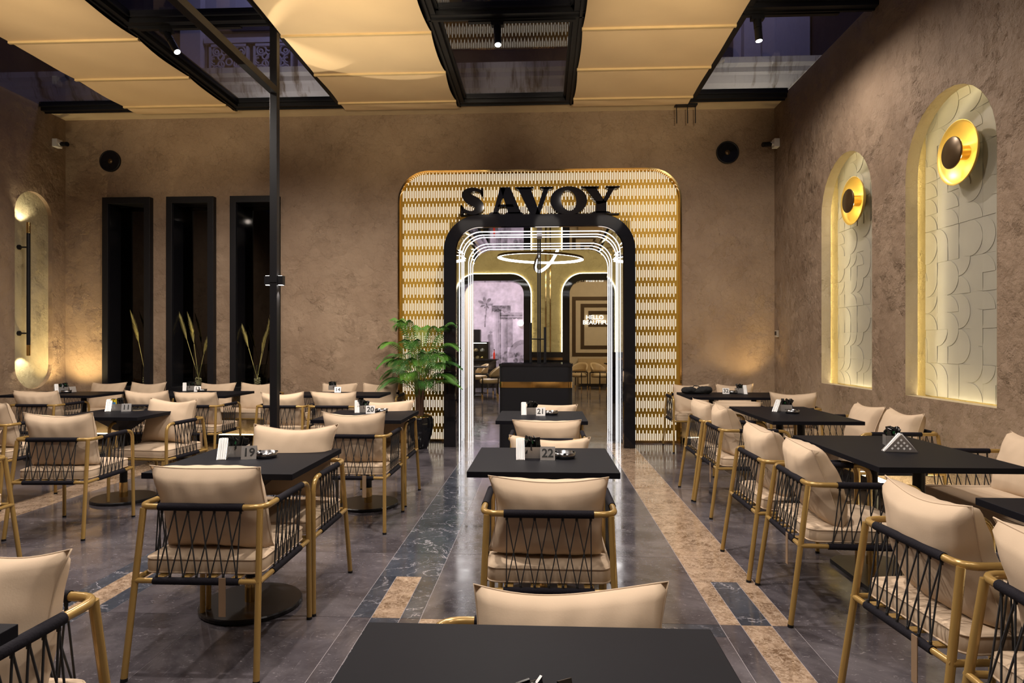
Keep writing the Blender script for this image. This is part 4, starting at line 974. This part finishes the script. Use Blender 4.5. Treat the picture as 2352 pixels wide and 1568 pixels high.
def caddy(label, yellow=False):
    t = thing('sachet_caddy', (0, 0, 0), 0, label, 'caddy', 'steel sachet caddies'); a, b, hh, k = .048, .034, .058, .0012
    m = MB().box(-a, a, -b, b, 0, k)
    for x0, x1, y0, y1 in ((-a, -a+k, -b, b), (a-k, a, -b, b), (-a, a, -b, -b+k), (-a, a, b-k, b)): m.box(x0, x1, y0, y1, k, hh)
    m.obj('box', M['steel'], t); rs = random.Random(label); m = MB(); g = MB()
    for i in range(26):
        x, y = rs.uniform(-.036, .036), rs.uniform(-.022, .022); Mx = Matrix.Translation((x, y, .055+rs.uniform(.0, .022))) @ Matrix.Rotation(rs.uniform(-.5, .5), 4, 'Y') @ Matrix.Rotation(rs.uniform(-.5, .5), 4, 'X') @ Matrix.Rotation(rs.uniform(0, 3), 4, 'Z')
        m.box(-.013, .013, -.002, .002, -.035, .035, Mx)
        if i % 4 == 0: g.box(-.006, .006, -.0026, .0026, .004, .020, Mx)
    m.obj('sachets', M['sachet'], t)['kind'] = 'stuff'; g.obj('green_marks', M['green'], t)['kind'] = 'stuff'
    if yellow: MB().box(-.036, .004, -.031, -.028, .03, .10).obj('yellow_sachet', M['yellow'], t); MB().box(-.028, -.004, -.0325, -.0312, .055, .075).obj('blue_print', simple('blue_print', (.05, .22, .5), .5), t)
    return t
def stand(num, label):
    t = thing('number_stand', (0, 0, 0), 0, label, 'table number', 'steel table number stands'); w, hh, d = .038, .066, .022
    for s in (-1, 1): MB().add([(-w, s*d, 0), (w, s*d, 0), (w, s*.0015, hh), (-w, s*.0015, hh), (-w, s*(d-.0015), 0), (w, s*(d-.0015), 0), (w, 0, hh), (-w, 0, hh)], [(0, 1, 2, 3), (4, 5, 6, 7), (0, 3, 7, 4), (1, 2, 6, 5), (0, 1, 5, 4)]).obj('plate', M['steel'], t)
    if num:
        an = math.atan2(d, hh); link('numerals', text_mesh(num, .060, .0005, M['digits'], .0012), t, (0, -d*.5-.0012, hh*.5), (PI/2-an, 0, 0))
    return t
M['ash'] = simple('ashtray_steel', (.30, .30, .31), .22, 1.0)
def ashtray(label, mt='ash'):
    t = thing('ashtray', (0, 0, 0), 0, label, 'ashtray', 'round ashtrays')
    m = MB().lathe([(0, .0), (.050, .0), (.055, .005), (.056, .030), (.053, .030), (.051, .006), (0, .005)], 32, None, True, False); m.obj('bowl', M[mt], t)
    nm = MB()
    for k in range(3):
        an = k*2*PI/3+.5; nm.box(-.004, .004, -.006, .006, .026, .032, Matrix.Translation((.0545*math.cos(an), .0545*math.sin(an), 0)) @ Matrix.Rotation(an, 4, 'Z'))
    nm.obj('cigarette_rests', M['black'] if mt == 'ash' else M['clear'], t); return t
def put(t, x, y, rz=0, z=ZT): t.location = (x, y, z); t.rotation_euler = (0, 0, rz); return t
def A(px, py, Z=.75):
    d = 1480*(1.35-Z)/(py-787); u = (px-1176)*d/1480; th = math.atan(71.5/1480); return (u*math.cos(th)-d*math.sin(th), u*math.sin(th)+d*math.cos(th))
def setting(lab, items):
    for kind, px, py, rz, *ex in items:
        x, y = A(px, py)
        if kind == 'n': put(napkin_holder('steel napkin holder on '+lab), x, y, rz)
        elif kind == 'c': put(caddy('steel caddy of black sachets on '+lab, bool(ex)), x, y, rz)
        elif kind == 's': put(stand(ex[0], 'steel tent stand '+(('numbered %s' % ex[0]) if ex[0] else 'seen from behind')+' on '+lab), x, y, rz)
        else: put(ashtray('round %s ashtray on ' % ('glass' if ex else 'steel')+lab, ex[0] if ex else 'ash'), x, y, rz)
setting('the left foreground table', [('n', 514, 1050, .32), ('c', 548, 1047, .15), ('s', 573, 1053, .22, '19'), ('a', 611, 1050, 0)])
setting('the nearer centre table', [('n', 1195, 1050, 0.05), ('c', 1222, 1050, .05), ('s', 1258, 1055, -.03, '22'), ('a', 1297, 1051, 0)])
setting('the farther centre table', [('n', 1203, 951, .05), ('c', 1221, 951, 0), ('s', 1242, 954, -.02, '21'), ('a', 1266, 952, 0)])
setting('the table before the palm', [('n', 820, 946, .30), ('c', 835, 946, .15), ('s', 851, 949, .2, '20'), ('a', 876, 947, 0)])
setting('the left table with yellow sachet', [('n', 252, 943, .42), ('c', 270, 942, .25, 1), ('s', 291, 944, .35, '11'), ('a', 317, 942, 0, 'clear')])
setting('the leftmost back table', [('n', 129, 901, .75), ('c', 147, 899, .4), ('a', 152, 902, 0), ('s', 166, 900, 1.2, '')])
setting('the table under the display boxes', [('n', 424, 897, .5), ('c', 441, 896, .3), ('s', 454, 899, .35, '13'), ('a', 464, 899, 0)])
setting('the rear table beside the post', [('c', 764, 895, .2), ('s', 776, 901, .2, '14')])
setting('the corner table', [('s', 1667, 904, -.15, '32'), ('a', 1683, 903, 0), ('c', 1698, 902, -.1), ('n', 1710, 904, -.12)])
setting('the second right table', [('n', 1788, 944, -.75), ('c', 1806, 944, -.35), ('a', 1820, 949, 0), ])
g_ = put(ashtray('round glass ashtray behind the steel one on the second right table', 'clear'), *A(1816, 946), 0, ZT); g_.location.y += .10
setting('the long right table', [('n', 2066, 1037, 1.45), ('c', 2052, 1022, -.2)])
put(caddy('steel caddy of black sachets on the foreground table', False), .0, .925, .1)
put(napkin_holder('napkin holder just showing its tip on the foreground table'), -.075, .885, 1.2)
# black bag on table 32
bg = thing('cloth_bag', (*A(1601, 904.5), ZT), 0, 'crumpled black cloth bag lying on the corner table', 'bag')
def lump(cx_, L, r, hgt, sd):
    def fn(u, v):
        a = 2*PI*u; tt = 2*v-1; pr_ = max(0, 1-abs(tt)**2.6)**.5; k = 1+.18*noise.noise((math.cos(a)*1.6+sd, math.sin(a)*1.6, tt*2.4))
        return (cx_+L*tt, r*pr_*k*math.cos(a), max(.001, hgt*.5*(1+pr_*k*math.sin(a)*(1.0))))
    return fn
m = MB().grid(lump(-.15, .15, .085, .105, 2), 28, 18); m.grid(lump(.14, .15, .08, .115, 7), 28, 18); m.grid(lump(0, .16, .07, .075, 4), 24, 14); m.obj('bag_body', M['bag'], bg)
bg.scale = (.62, .62, .80)
MB().tube([(-.10, 0, .085), (-.05, .02, .118), (.03, .02, .115), (.07, 0, .085)], .008, 6).obj('handle', M['bag'], bg)
